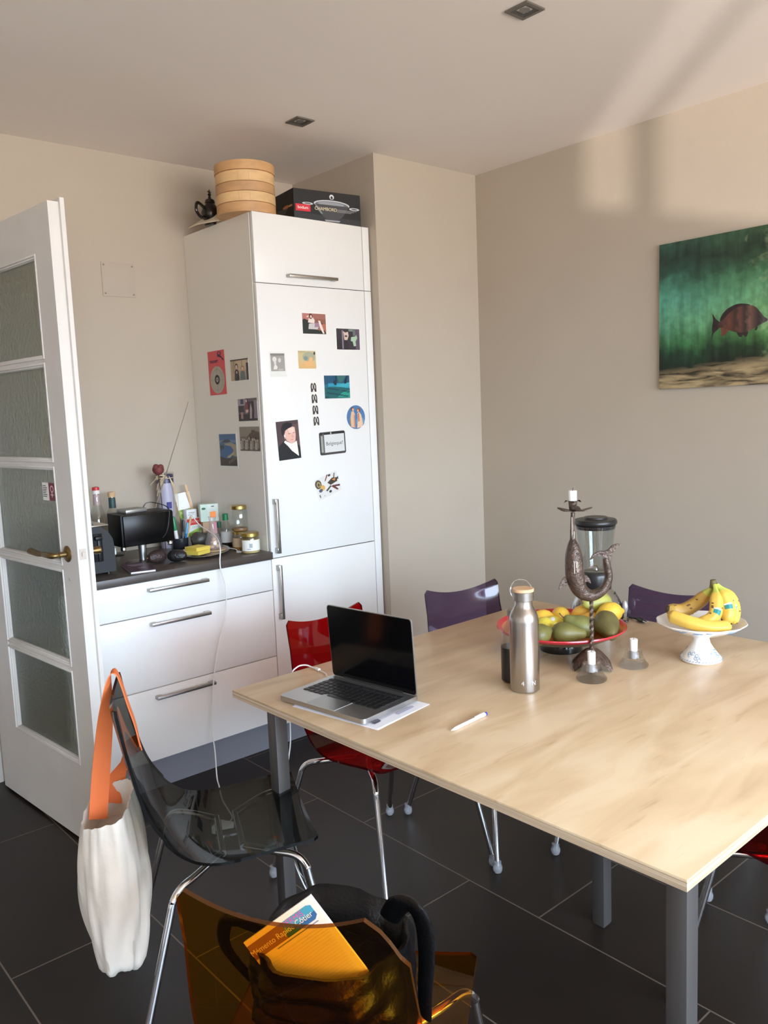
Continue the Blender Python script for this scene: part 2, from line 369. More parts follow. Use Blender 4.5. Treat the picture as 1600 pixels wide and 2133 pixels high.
# ------------------------------------------------------------------ kitchen units
def bar_handle(L, vertical, parent, loc):
    """flat-footed steel bar handle, room side is -y"""
    b = MB()
    if vertical:
        b.box((0, -.0245, 0), (.013, .009, L), 0, .002)
        for s in (-1, 1): b.box((-.002, -.012, s*(L/2-.012)), (.014, .024, .024), 0, .002)
    else:
        b.box((0, -.0245, 0), (L, .009, .013), 0, .002)
        for s in (-1, 1): b.box((s*(L/2-.012), -.012, 0), (.024, .024, .014), 0, .002)
    o = b.build('handle', steel, parent); o.location = loc; return o
ZT = 2.345
tc_ = thing('tall_cabinet', 'tall white built-in fridge cabinet covered with postcards and photos', 'cabinet', (0, 0, 0))
cb = MB(); cb.box((.008, .31, (ZT+.1)/2), (.016, .568, ZT-.1), 0); cb.box((.631, .31, (ZT+.1)/2), (.014, .568, ZT-.1), 0)
cb.box((.32, .31, ZT-.008), (.608, .568, .016), 0); cb.box((.32, .31, .11), (.608, .568, .02), 0); cb.box((.32, .58, 1.2), (.608, .01, 2.2), 0); cb.box((.32, .06, 1.2), (.606, .01, 2.2), 1)
cb.build('carcass', [white_side, gapm], tc_, smooth=False)
DT = .019
def front(name, x0, x1, z0, z1, parent, m=white_lac): 
    return MB().box(((x0+x1)/2, DT/2, (z0+z1)/2), (x1-x0, DT, z1-z0), 0, .0012).build(name, m, parent)
g = .0018
d1 = front('door', g, .596-g, 2.0565, ZT, tc_); bar_handle(.266, False, d1, (.291, 0, 2.092))
d2 = front('door', g, .596-g, .8735, 2.0535, tc_); bar_handle(.24, True, d2, (.03, 0, 1.014))
d3 = front('door', g, .596-g, .139, .8695, tc_); bar_handle(.243, True, d3, (.03, 0, .72))
front('filler_panel', .5985, .637, 2.0565, ZT, tc_); front('filler_panel', .5985, .637, .139, 2.0535, tc_)
MB().box((.32, .06, .068), (.634, .018, .136)).build('plinth', mat('plinth_grey', (112, 114, 122), .45), tc_, smooth=False)
bc = thing('base_cabinet', 'low white base cabinet with three wide drawers under the worktop', 'cabinet', (0, 0, 0))
BX = -.908
b_ = MB(); b_.box((BX/2, .31, .505), (-BX-.004, .568, .72), 1); b_.box((BX+.008, .30, .505), (.016, .584, .722), 0)
b_.build('carcass', [white_side, gapm], bc, smooth=False)
for z0, z1, hz_ in ((.7345, .868, .835), (.436, .7305, .697), (.139, .432, .398)):
    dr = front('drawer', BX+g, -g-.001, z0, z1, bc); bar_handle(.262, False, dr, (-.455, 0, hz_))
MB().box((BX/2, .06, .068), (-BX, .018, .136)).build('plinth', _M['plinth_grey'], bc, smooth=False)
wt = MB().box((BX/2-.003, .289, .888), (-BX+.004, .608, .032), 0, .0015).build('worktop', mat('worktop_dark', (62, 54, 49), .38, noise=.12, nscale=30))
tag(wt, 'dark brown laminate worktop on the white drawer unit', 'worktop')
CT = .904

# ------------------------------------------------------------------ pictures on the cabinet
FRONT = lambda x, z, a: frame_mat((x, -.0003, z), (math.cos(a), 0, math.sin(a)), (-math.sin(a), 0, math.cos(a)))
SIDE = lambda y, z, a: frame_mat((-.0003, y, z), (0, -math.cos(a), math.sin(a)), (0, math.sin(a), math.cos(a)))
def stick(o, M, label, cat='photo', group='pictures stuck on the tall cabinet'):
    o.matrix_world = M; tag(o, label, cat, group); return o
def fig(x, y, s, skin, cloth, hair, w=1.):
    """a small standing or seated figure printed in a photo"""
    return [(cloth, [(x-.1*s*w, y), (x+.1*s*w, y), (x+.08*s*w, y+.3*s), (x+.04*s, y+.36*s), (x-.04*s, y+.36*s), (x-.08*s*w, y+.3*s)]), (hair, ell(x, y+.46*s, .065*s*w, .1*s, 12)), (skin, ell(x, y+.44*s, .045*s*w, .075*s, 12))]
B4 = [(0, 0), (1, 0), (1, 1), (0, 1)]
def R4(a, b, c, d): return [(a, b), (c, b), (c, d), (a, d)]
SK = (216, 176, 154)
sh = [((150, 92, 82), R4(.02, .03, .98, .97)), ((176, 106, 98), R4(.02, .6, .45, .97)), ((132, 84, 66), R4(.5, .5, .98, .72)), ((176, 98, 78), R4(.72, .2, .98, .5)), ((28, 34, 30), [(.02, .03), (.98, .03), (.9, .22), (.7, .2), (.4, .3), (.3, .62), (.1, .72), (.02, .66)]),
      ((196, 190, 186), [(.25, .25), (.62, .24), (.68, .4), (.6, .52), (.28, .5)]), ((226, 210, 200), [(.24, .55), (.5, .52), (.52, .66), (.42, .84), (.3, .82)]), ((232, 200, 182), [(.17, .82), (.32, .9), (.33, .85), (.23, .78)]), ((64, 34, 30), ell(.36, .84, .08, .13)), ((222, 182, 164), ell(.37, .82, .04, .07)),
      ((150, 118, 140), [(.5, .34), (.7, .36), (.7, .55), (.52, .54)]), ((236, 214, 204), [(.66, .66), (.74, .64), (.84, .3), (.9, .06), (.84, .05), (.72, .32)]), ((36, 30, 32), [(.76, .62), (.84, .52), (.8, .45)])]
stick(card('photo', .135, .095, sh), FRONT(.296, 1.8935, 0), 'photo of a woman reclining by a red sofa, topmost on the cabinet door')
sh = [((44, 38, 44), R4(.02, .02, .98, .98)), ((84, 70, 84), R4(.8, .02, .98, .98)), ((34, 28, 32), R4(.02, .02, .5, .5)), ((120, 112, 124), R4(.24, .05, .3, .9)), ((206, 178, 160), [(.3, .86), (.38, .8), (.5, .84), (.52, .66), (.46, .46), (.34, .46), (.32, .66)]), ((70, 56, 54), R4(.36, .6, .46, .68)), ((160, 190, 160), [(.62, .6), (.8, .64), (.84, .72), (.88, .56), (.8, .4), (.82, .2), (.72, .18), (.68, .4), (.6, .42)]), ((110, 124, 112), R4(.52, .86, .72, .96)), ((90, 104, 96), R4(.7, .66, .8, .96))]
stick(card('photo', .142, .099, sh), FRONT(.4865, 1.830, 0), 'dark photo of a room with a pale green splash, right of the sofa photo')
sh = [((150, 146, 138), R4(.06, .23, .92, .93)), ((120, 116, 110), R4(.06, .84, .92, .93)), ((212, 210, 202), ell(.3, .7, .13, .1)), ((198, 194, 186), ell(.6, .66, .09, .09)), ((216, 214, 206), [(.2, .3), (.42, .3), (.46, .4), (.36, .5), (.26, .46)]), ((210, 206, 198), ell(.32, .57, .07, .1)), ((176, 170, 160), R4(.5, .25, .8, .32))]
stick(card('instant_photo', .085, .108, sh, base=(222, 222, 214)), FRONT(.090, 1.714, .01), 'pale grey instant photo with a white border on the fridge door')
sh = [((198, 178, 128), B4), ((212, 170, 110), [(0, 0), (1, 0), (1, .3), (.6, .2), (.2, .3), (0, .6)]), ((158, 160, 134), ell(.6, .65, .36, .3)), ((224, 170, 108), [(.3, .3), (.5, .1), (.8, .2), (.82, .6), (.68, .68), (.56, .4), (.4, .45)]), ((120, 136, 128), ell(.42, .58, .12, .12)), ((44, 50, 42), ell(.92, .86, .05, .09)), ((176, 160, 116), R4(0, .9, .4, .97))]
stick(card('picture_card', .096, .078, sh, base=(198, 178, 128), outline=[(.12, 0), (1, 0), (1, 1), (0, 1), (0, .12)]), FRONT(.247, 1.735, 0), 'square ochre and grey picture card with one cut corner')
def tealcard():
    s = [((24, 96, 116), B4), ((20, 70, 96), R4(0, .62, 1, 1)), ((40, 140, 170), R4(.15, .45, 1, .66)), ((54, 160, 176), [(.4, .5), (1, .5), (1, .7), (.6, .6)]), ((44, 96, 92), [(.5, 1), (.88, 1), (.72, .74), (.58, .68)]), ((18, 84, 86), [(0, 0), (1, 0), (1, .42), (.6, .5), (.2, .52), (0, .44)]), ((36, 140, 120), [(.5, .05), (1, .02), (1, .34), (.7, .26)])]
    for i in range(16):
        x = (i*.37) % .9; y = .04+(i*.117) % .4; s.append(((12, 52, 60), [(x, y), (x+.12, y+.01), (x+.16, y+.05), (x+.05, y+.05)]))
    s += [((20, 34, 46), ell(.42, .68, .055, .11)), ((24, 44, 56), R4(.45, .72, .48, 1)), ((20, 34, 46), [(.78, .62), (.86, .66), (.88, .8), (.92, 1), (.89, 1), (.82, .78)])]
    return s
stick(card('postcard', .147, .104, tealcard(), rough=.3), FRONT(.409, 1.613, 0), 'turquoise underwater postcard on the cabinet door', 'postcard')
sh = []
for i in range(4):
    b0 = .76-.25*i
    sh += [((226, 224, 216), R4(.06, b0, .94, b0+.22)), ((36, 32, 32), ell(.3, b0+.12, .22, .09, 14)), ((36, 32, 32), ell(.72, b0+.12, .22, .09, 14)), ((38, 34, 34), R4(.1, b0+.01, .42, b0+.1)), ((38, 34, 34), R4(.62, b0+.01, .92, b0+.1)), ((214, 206, 198), ell(.33, b0+.125, .07, .05, 12)), ((214, 206, 198), ell(.69, b0+.125, .07, .05, 12)), ((222, 216, 208), [(.3, b0), (.7, b0), (.6, b0+.05), (.4, b0+.05)])]
stick(card('photo_strip', .037, .2, sh, base=(240, 236, 222)), FRONT(.2755, 1.5385, .03), 'narrow strip of four black and white booth photos', 'photo strip')
sh = [((66, 108, 156), ell(.5, .5, .5, .5, 40)), ((96, 140, 168), ell(.72, .3, .24, .2, 20)), ((120, 112, 100), [(.15, .12), (.45, .05), (.4, .2), (.2, .4), (.1, .5)]), ((212, 172, 138), [(.2, .1), (.42, .06), (.4, .4), (.44, .62), (.36, .76), (.24, .74), (.18, .5)]), ((186, 128, 96), [(.36, .1), (.44, .06), (.42, .6), (.36, .62)]), ((96, 60, 48), ell(.3, .85, .09, .08, 14)), ((208, 160, 128), ell(.33, .82, .06, .06, 12)), ((222, 184, 150), [(.52, .04), (.78, .08), (.86, .2), (.78, .6), (.66, .72), (.56, .66), (.58, .4)]), ((180, 112, 72), [(.6, .3), (.68, .34), (.66, .68), (.58, .64)]), ((130, 70, 44), ell(.64, .8, .1, .08, 14)), ((214, 162, 128), ell(.6, .77, .05, .06, 12))]
stick(card('magnet', .108, .111, sh, base=(66, 108, 156), outline=ell(.5, .5, .5, .5, 40), t=.003), FRONT(.512, 1.471, 0), 'round blue fridge magnet with two pale figures', 'magnet')
sh = [((66, 50, 52), B4), ((84, 64, 64), R4(.6, .3, 1, .9)), ((20, 22, 28), [(0, 0), (1, 0), (1, .3), (.8, .42), (.3, .5), (.1, .4), (0, .34)]), ((240, 232, 218), [(.34, .5), (.62, .4), (.86, .46), (.88, .3), (.9, .06), (.6, .22), (.46, .34), (.28, .46)]), ((222, 172, 156), [(.34, .66), (.4, .5), (.62, .4), (.8, .46), (.84, .62), (.82, .82), (.6, .86), (.4, .78)]), ((238, 196, 178), [(.5, .8), (.76, .82), (.78, .7), (.56, .68)]), ((190, 120, 108), R4(.58, .5, .72, .515)), ((202, 148, 132), [(.68, .66), (.74, .56), (.66, .56)]), ((120, 84, 78), R4(.5, .66, .6, .675)), ((120, 84, 78), R4(.72, .67, .8, .685)), ((18, 18, 22), [(.24, .62), (.34, .74), (.52, .8), (.7, .84), (.72, .92), (.5, .97), (.28, .92), (.2, .8)]), ((226, 220, 214), [(.3, .62), (.36, .7), (.35, .52)])]
stick(card('postcard', .118, .170, sh, base=(66, 50, 52), rough=.35), FRONT(.124, 1.3845, .05), 'portrait postcard of an old man in black cap and white collar', 'postcard')
sh = [((58, 58, 54), [(.02, .05), (.05, .02), (.95, .02), (.98, .05), (.98, .95), (.95, .98), (.05, .98), (.02, .95)]), ((20, 20, 20), R4(.04, .9, .96, .97)), ((150, 150, 142), R4(.04, .12, .12, .85)), ((90, 90, 84), R4(.12, .1, .16, .95)), ((196, 196, 188), R4(.42, .9, .46, .98)), ((208, 210, 206), R4(.17, .1, .95, .88)), ((30, 30, 34), 'Belgieque!', .56, .48, .024)]
stick(card('magnet', .148, .104, sh, base=(26, 26, 26), t=.003, outline=[(.0, .05), (.04, 0), (.96, 0), (1, .05), (1, .95), (.96, 1), (.04, 1), (0, .95)]), FRONT(.367, 1.359, .03), 'dark framed fridge magnet with the word Belgieque', 'magnet')
sh = [((214, 212, 206), R4(.03, .03, .97, .97)), ((70, 62, 46), ell(.14, .72, .13, .2)), ((150, 136, 90), ell(.15, .71, .08, .13)), ((60, 56, 40), ell(.15, .7, .04, .07)), ((206, 160, 80), ell(.27, .5, .1, .13, 8)), ((70, 74, 96), ell(.17, .42, .08, .08, 9)), ((56, 46, 36), [(.5, .62), (.72, .74), (.92, .66), (.9, .5), (.6, .46)]), ((206, 126, 60), [(.7, .68), (.86, .66), (.8, .56)]), ((120, 54, 46), [(.4, .72), (.46, .74), (.6, .96), (.55, .97)]), ((40, 44, 56), [(.86, .62), (.98, .7), (.96, .56)]), ((96, 40, 36), [(.6, .4), (.7, .42), (.86, .14), (.8, .12)]), ((70, 30, 34), [(.72, .4), (.96, .32), (.94, .24), (.74, .32)]), ((66, 66, 52), [(.36, .32), (.58, .46), (.62, .4), (.4, .26)]), ((50, 50, 46), ell(.52, .2, .06, .06, 7)), ((70, 60, 50), [(.84, .9), (.88, .9), (.8, .68), (.77, .7)]), ((60, 52, 46), ell(.64, .9, .06, .05, 7)), ((90, 90, 86), ell(.08, .2, .02, .08, 8)), ((120, 120, 116), ell(.25, .14, .02, .02, 6))]
stick(card('postcard', .142, .104, sh, base=(226, 224, 216)), FRONT(.329, 1.1665, .293), 'tilted white postcard scattered with small coloured objects', 'postcard')
# left side of the cabinet
sh = [((206, 76, 80), B4), ((168, 160, 144), ell(.5, .34, .43, .31, 36)), ((120, 112, 104), ell(.5, .34, .33, .24, 30)), ((168, 160, 144), ell(.5, .34, .32, .233, 30)), ((130, 122, 112), R4(.49, .05, .51, .63)), ((130, 122, 112), R4(.08, .337, .92, .343)), ((28, 26, 28), ell(.5, .345, .15, .11, 28)), ((158, 150, 138), ell(.5, .345, .075, .055, 22)), ((70, 66, 64), ell(.5, .345, .03, .022, 14)),
      ((44, 30, 66), ell(.7, .93, .11, .045, 14)), ((206, 76, 80), ell(.71, .93, .06, .024, 12)), ((44, 30, 66), [(.58, .9), (.72, .9), (.9, .82), (.97, .77), (.9, .76), (.84, .82), (.74, .84), (.6, .86)]), ((60, 34, 66), R4(.12, .765, .62, .785)), ((60, 34, 66), R4(.14, .735, .56, .752))]
stick(card('paper_target', .148, .2, sh, base=(206, 76, 80), rough=.6), SIDE(.363, 1.699, .012), 'red paper shooting target on the side of the tall cabinet', 'paper target')
sh = [((176, 152, 122), R4(.0, .04, 1, 1)), ((196, 172, 138), R4(.3, .5, .9, .95)), ((150, 128, 104), R4(.15, .4, .2, 1)), ((150, 128, 104), R4(.62, .5, .66, 1)), ((60, 44, 34), R4(0, .94, 1, 1)), ((52, 44, 52), R4(.88, .04, 1, .8))]+fig(.34, .06, 1.35, SK, (48, 46, 54), (44, 34, 30))+fig(.68, .05, 1.15, SK, (84, 104, 108), (150, 104, 72), 1.3)+fig(.36, .04, .85, SK, (40, 40, 48), (40, 30, 28))
stick(card('photo', .147, .097, sh), SIDE(.167, 1.699, .0), 'photo of three people before a wooden wall, beside the red target')
sh = [((92, 80, 92), B4), ((150, 140, 150), R4(0, .7, .4, 1)), ((50, 52, 76), R4(.14, .76, .3, .98)), ((34, 28, 38), R4(0, 0, 1, .3)), ((40, 34, 42), R4(.02, .4, .3, .68)), ((130, 118, 128), R4(.82, .1, 1, .9)), ((48, 36, 42), R4(.52, .3, .84, .86)), ((206, 170, 164), [(.4, .34), (.54, .4), (.54, .62), (.4, .62)]), ((170, 150, 156), [(.6, .1), (.7, .1), (.74, .5), (.68, .8), (.62, .5)]), ((150, 120, 112), R4(.14, .1, .26, .4))]+fig(.46, .5, .9, SK, (120, 60, 66), (36, 28, 30))
stick(card('photo', .156, .098, sh, base=(236, 234, 228), outline=[(.03, 0), (1, 0), (1, .86), (.95, .92), (.78, .92), (.74, 1), (0, 1), (.05, .6)]), SIDE(.119, 1.525, .01), 'crumpled dark photo of people standing in a room')
sh = [((112, 100, 88), B4), ((130, 118, 104), R4(0, .6, 1, 1)), ((78, 62, 52), [(.36, .56), (.5, .7), (.72, .84), (1, .78), (1, .5), (.8, .46)]), ((70, 58, 50), R4(.6, .78, .78, .86)), ((90, 80, 70), R4(0, 0, 1, .1))]
for i in range(11): sh += fig(.06+.088*i, .06+.05*(i % 3), .72+.1*(i % 2), (190, 178, 160), ((168, 158, 144), (140, 130, 118), (92, 82, 74))[i % 3], (84, 74, 66), .8)
stick(card('photo', .162, .107, sh, base=(112, 100, 88)), SIDE(.1175, 1.397, .0), 'sepia photo of a crowd, below the crumpled photo')
sh = [((56, 92, 132), R4(.02, .07, .95, .97)), ((96, 124, 150), R4(.02, .72, .95, .8)), ((52, 60, 66), [(.1, .73), (.3, .8), (.5, .83), (.7, .76), (.5, .73)]), ((150, 140, 116), [(.3, .7), (.7, .72), (.95, .66), (.95, .3), (.7, .38), (.5, .3), (.42, .34), (.72, .44), (.8, .52), (.66, .62), (.34, .66)]), ((44, 92, 140), ell(.42, .5, .3, .14, 22)), ((46, 56, 62), [(.04, .64), (.24, .66), (.3, .58), (.1, .5)]), ((196, 176, 130), [(.4, .3), (.6, .36), (.82, .46), (.8, .42), (.56, .3)]), ((52, 48, 42), [(.02, .07), (.95, .07), (.95, .34), (.7, .3), (.4, .27), (.02, .34)])]
for i in range(12): sh.append(((150, 140, 124) if i % 2 else (30, 30, 28), [(.45+.04*i, .1+.013*i), (.47+.04*i, .1+.013*i), (.53+.035*i, .2+.014*i), (.51+.035*i, .2+.014*i)]))
stick(card('postcard', .158, .162, sh, base=(224, 222, 214)), SIDE(.3055, 1.343, .01), 'postcard of a blue bay and beach, lowest on the cabinet side', 'postcard')

# ------------------------------------------------------------------ on top of the tall cabinet
sm = thing('bamboo_steamer', 'stacked round bamboo steamer on top of the tall cabinet', 'steamer', (.052, .118, ZT))
bam = [mat('bamboo_%d' % i, c, .5, noise=.14, nscale=7, stretch=(2, 2, 6)) for i, c in enumerate(((196, 148, 96), (214, 172, 118), (186, 140, 94), (216, 174, 120), (190, 142, 94)))]
zz = .0
for i, (nm, hh, r) in enumerate((('basket_rim', .042, .126), ('basket', .042, .1265), ('basket_rim', .04, .1255), ('basket', .045, .1255), ('lid', .04, .128))):
    b = MB(); b.lathe([(r-.006, 0), (r, .001), (r, hh-.002), (r-.006, hh)] + ([(.02, hh-.004), (0, hh-.002)] if i == 4 else []), (0, 0, zz), 48)
    if i in (1, 3):
        for a in (-2.3, -1.95): b.box((math.cos(a)*(r+.0005), math.sin(a)*(r+.0005), zz+.02), (.002, .012, .03), 0, 0, (0, 0, a))
    b.build(nm, bam[[4, 3, 2, 1, 0][i]], sm); zz += hh
bx = thing('cookware_box', 'black cardboard cookware box with a wok picture and red logo on top of the cabinet', 'box', (.4215, .0215, ZT), -.142)
# local x along the front face, y to the wall
MB().box((0, .105, .069), (.345, .21, .138), 0, .002).build('carton', mat('carton_black', (13, 12, 13), .5, spec=.25), bx)
sh = [((34, 36, 40), [(0, 0), (1, 0), (1, .16), (.5, .2), (0, .3)]), ((196, 200, 206), ell(.56, .60, .27, .135, 30)), ((96, 100, 106), ell(.56, .585, .25, .115, 30)), ((140, 144, 150), ell(.55, .61, .2, .07, 26)), ((58, 58, 62), [(.3, .58), (.82, .58), (.72, .24), (.64, .1), (.48, .1), (.4, .24)]), ((120, 124, 128), [(.3, .6), (.35, .5), (.42, .28), (.39, .28), (.32, .48)]), ((150, 152, 156), [(.44, .1), (.68, .1), (.66, .05), (.46, .05)]), ((190, 194, 200), ell(.2, .56, .08, .04, 14)), ((70, 72, 76), ell(.2, .56, .05, .02, 12)), ((190, 194, 200), ell(.9, .52, .08, .045, 14)), ((70, 72, 76), ell(.9, .52, .05, .022, 12)), ((216, 218, 222), ell(.56, .84, .035, .08, 14)), ((30, 30, 32), ell(.56, .82, .018, .05, 12)),
      ((206, 36, 52), R4(.02, .3, .235, .52)), ((245, 240, 238), 'bodum', .127, .415, .019), ((226, 214, 176), 'CHAMBORD', .465, .43, .0205)]+[((150, 150, 150), R4(.63, .44-.035*i, .93-.04*i, .452-.035*i)) for i in range(3)]
ft = card('front_print', .343, .136, sh, t=.0003, base=(13, 12, 13), parent=bx, rough=.6); ft.location = (0, -.0002, .069); ft.rotation_euler = (PI/2, 0, 0)
sd = card('side_print', .206, .134, [((60, 56, 54), [(.2, .25), (.6, .3), (.75, .45), (.2, .5)]), ((176, 110, 60), ell(.66, .5, .16, .05, 14)), ((200, 140, 90), R4(.8, .46, .95, .52)), ((90, 88, 86), R4(.1, .12, .9, .15))], t=.0003, base=(10, 9, 10), parent=bx, rough=.6)
sd.location = (-.1726, .105, .069); sd.rotation_euler = (PI/2, 0, -PI/2)
tp = thing('teapot', 'small dark metal teapot behind the bamboo steamer', 'teapot', (.002, .335, ZT), .25)
dk = mat('dark_pewter', (58, 52, 50), .3, .85)
MB().lathe([(.03, 0), (.032, .006), (.02, .012), (.035, .03), (.042, .055), (.036, .078), (.022, .092), (.02, .1)], (0, 0, 0), 24).build('body', dk, tp)
MB().lathe([(.023, .1), (.02, .112), (.008, .12), (.005, .13), (.009, .136), (.004, .142), (.0025, .155), (.0005, .158)], (0, 0, 0), 20).box((0, 0, .147), (.02, .004, .004)).build('lid', dk, tp)
MB().tube([(-.03, 0, .07), (-.075, 0, .09), (-.085, 0, .055), (-.06, 0, .03), (-.035, 0, .035)], .007, 10, n=6).build('handle', blackg, tp)
MB().tube([(.035, 0, .04), (.06, 0, .06), (.075, 0, .09)], [.011, .008, .005], 10, n=5).build('spout', dk, tp)
rp = MB()
P = []
for i in range(13):
    u = i/12; row = []
    for j in range(9):
        v = j/8; a = -.5+v*2.2
        row.append(Vector((-.028-.012*math.cos(a*1.5)+.05*u*u, .45-.27*u, ZT+.004+.042*v**1.4*(.75+.5*u)+.003*math.sin(6*u))) + Vector((.03*v-.018, .0, 0)))
    P.append(row)
rp.grid(P)
rpo = rp.build('paper_sheet', mat('cream_paper', (214, 202, 176), .7)); so = rpo.modifiers.new('s', 'SOLIDIFY'); so.thickness = .0015
tag(rpo, 'curled cream paper sheet lying at the left edge on top of the cabinet', 'paper')

# ------------------------------------------------------------------ on the worktop
def bottle(name, label, prof, x, y, mats, mis, cap=None, group=None, z=CT, labels=(), seg=24, rz=0., cat='bottle'):
    t = thing(name, label, cat, (x, y, z), rz, group)
    MB().lathe(prof, (0, 0, 0), seg, mis).build('body', mats, t)
    if cap:
        cp, cm = cap; MB().lathe(cp, (0, 0, 0), seg, list(range(len(cm)))*1 if len(cm) > 1 else 0).build('cap', cm, t)
    for lp, lm, nm in labels: MB().lathe(lp, (0, 0, 0), seg).build(nm, lm, t)
    return t
# toaster
to = thing('toaster', 'dark grey toaster half hidden behind the open door', 'toaster', (-.747, .085, CT), .0)
P = []
W_, Hh = .080, .192
sec = [(-W_, .012), (-W_, .10), (-W_+.004, .14), (-W_+.022, .172), (-W_+.05, Hh), (W_-.05, Hh), (W_-.022, .172), (W_-.004, .14), (W_, .10), (W_, .012)]
b = MB(); b.prism([(x, z) for x, z in sec], -.30, 0, 0, Matrix(((1, 0, 0, 0), (0, 0, -1, 0), (0, 1, 0, 0), (0, 0, 0, 1))))
b.build('housing', mat('toaster_grey', (34, 37, 39), .5, spec=.3), to, angle=30)
MB().box((0, .15, Hh+.003), (.13, .29, .008), 0, .003).box((0, .15, Hh+.008), (.03, .24, .006), 1).build('top_plate', [mat('toaster_steel', (170, 166, 156), .3, 1.), blackp], to)
MB().box((.014, -.002, .112), (.036, .006, .108), 0, .002).build('lever_slot', mat('slot_black', (9, 9, 10), .6, spec=.2), to)
MB().box((.014, -.010, .15), (.03, .022, .016), 0, .005).box((.018, -.006, .10), (.014, .01, .085), 0, .003).build('lever', mat('lever_black', (16, 16, 17), .4, spec=.3), to)
for sx in (-1, 1): MB().lathe([(.008, 0), (.008, .014)], (sx*.06, .03, 0), 10).build('foot', blackp, to)
# bottles at the back wall
bottle('glass_bottle', 'clear glass bottle with red and white cap behind the toaster', [(.034, 0), (.036, .01), (.036, .16), (.03, .2), (.016, .245), (.0135, .28), (.0135, .30)], -.575, .455, [glass_thin], 0,
       ([(.0155, .288), (.0155, .303), (.0155, .3031), (.0155, .316), (.006, .319)], [mat('cap_white', (225, 220, 214), .4), mat('cap_white2', (225, 220, 214), .4), mat('cap_red', (196, 40, 44), .35), mat('cap_red2', (196, 40, 44), .35)]),
       labels=[([(.0142, .24), (.0138, .284)], clear('frost_label', (.8, .74, .74), .4, .5, body=(222, 190, 190), bw=.6), 'neck_label')])
bottle('glass_bottle', 'clear glass bottle with a cork stopper and dark green neck label', [(.034, 0), (.036, .01), (.036, .15), (.028, .19), (.0155, .215), (.014, .268)], -.488, .5, [glass_thin], 0,
       ([(.0135, .262), (.0165, .27), (.0165, .285), (.004, .287)], [mat('cork', (200, 160, 116), .7, noise=.15, nscale=60)]), labels=[([(.0156, .215), (.0148, .26)], mat('label_green', (36, 62, 60), .5), 'neck_label')])
bottle('glass_bottle', 'glass bottle with blue and green neck label at the door edge', [(.034, 0), (.036, .01), (.036, .14), (.028, .18), (.016, .21), (.0145, .255)], -.627, .447, [glass_thin], 0,
       ([(.0165, .25), (.0165, .275), (.004, .277)], [mat('cap_blue', (136, 160, 176), .4)]), labels=[([(.0158, .2), (.0153, .248)], mat('label_teal', (40, 80, 92), .5), 'neck_label')])
# radio on its stand
ra = thing('radio', 'black boxy radio on a silver stand with a long aerial', 'radio', (-.468, .2, CT), 0)
MB().box((0, .07, .145), (.232, .135, .134), 0, .004).build('cabinet', mat('radio_black', (9, 9, 9), .45, spec=.2), ra)
MB().box((.002, -.003, .145), (.222, .010, .128), 0, .004).build('front_panel', mat('radio_gloss', (6, 6, 6), .25, spec=.2), ra)
MB().lathe([(.058, 0), (.058, .003), (.05, .006), (.02, .009)], (-.02, .065, 0), 32).build('base_disc', mat('disc_grey', (92, 88, 84), .25, .6), ra)
MB().lathe([(.017, .007), (.0165, .03), (.018, .082)], (-.005, .06, 0), 24).build('pedestal', alu, ra)
for sx in (-.108, .1): MB().lathe([(.008, 0), (.012, .004), (.012, .014), (.01, .018)], (sx, .014, .062), 16).build('foot', chrome, ra)
MB().tube([(.10, .13, .21), (.363-.0, .26, .667)], [.0028, .0014], 8).ball((.363, .26, .667), .0032).build('antenna', mat('aerial', (205, 200, 190), .25, 1.), ra)
gd = thing('media_player', 'small silver media player with a black cable on top of the black radio', 'media player', (-.50, .275, CT+.212), .12)
MB().box((0, 0, .008), (.10, .075, .015), 0, .003).box((0, 0, .016), (.094, .069, .001), 1).build('case', [mat('silver_case', (176, 176, 172), .3, .8), mat('case_grey', (110, 108, 104), .4)], gd)
MB().tube([(.05, 0, .006), (.07, .0, .03), (.10, -.02, .03), (.112, -.10, .01), (.105, -.106, -.05), (.09, -.108, -.09), (.07, -.108, -.11)], .0022, 8, n=6).build('cable', blackp, gd)
cn = thing('gift_tube', 'pale lilac gift tube with navy lid in clear wrap behind the radio', 'tube', (-.222, .515, CT))
MB().lathe([(.037, 0), (.037, .312)], (0, 0, 0), 32).build('tube', mat('lilac_card', (186, 184, 200), .45), cn)
MB().lathe([(.0385, .302), (.0385, .338), (.036, .342)], (0, 0, 0), 32).build('lid', mat('navy_lid', (36, 34, 70), .35), cn)
MB().lathe([(.0405, .0), (.041, .15), (.0402, .33), (.043, .35)], (0, 0, 0), 20).build('wrap', clear('cello', (.93, .92, .94), .08, 1.3), cn)
MB().box((-.006, -.0395, .2), (.022, .004, .03), 0).build('label', mat('navy_label', (46, 48, 120), .5), cn)
rb = MB()
raff = mat('raffia', (206, 184, 146), .7)
for i in range(16):
    a = random.uniform(-.9, .9); l = random.uniform(.04, .1)
    rb.tube([(-.01, -.043, .33), (-.01-l*.6*math.cos(a), -.05, .335+.3*l*math.sin(a*2)), (-.01-l*math.cos(a), -.052-random.uniform(0, .02), .335+l*math.sin(a)-.02)], .0012, 5, n=4)
for i in range(5): rb.tube([(0, -.043, .335), (.02+.004*i, -.043, .25), (.012+.006*i, -.044, .15-.01*i)], .0011, 5, n=4)
rb.tube([(.041*math.cos(a), .041*math.sin(a), .325) for a in [k*2*PI/24 for k in range(24)]], .0018, 6, closed=True)
rb.build('ribbon', raff, cn)
rs = thing('dried_rose', 'dried dark red rose stuck beside the gift tube', 'flower', (-.262, .455, CT))
MB().tube([(-.005, .01, .0), (.0, .005, .2), (.0, 0, .355)], .0026, 7, n=4).build('stem', mat('dry_stem', (84, 62, 42), .8), rs)
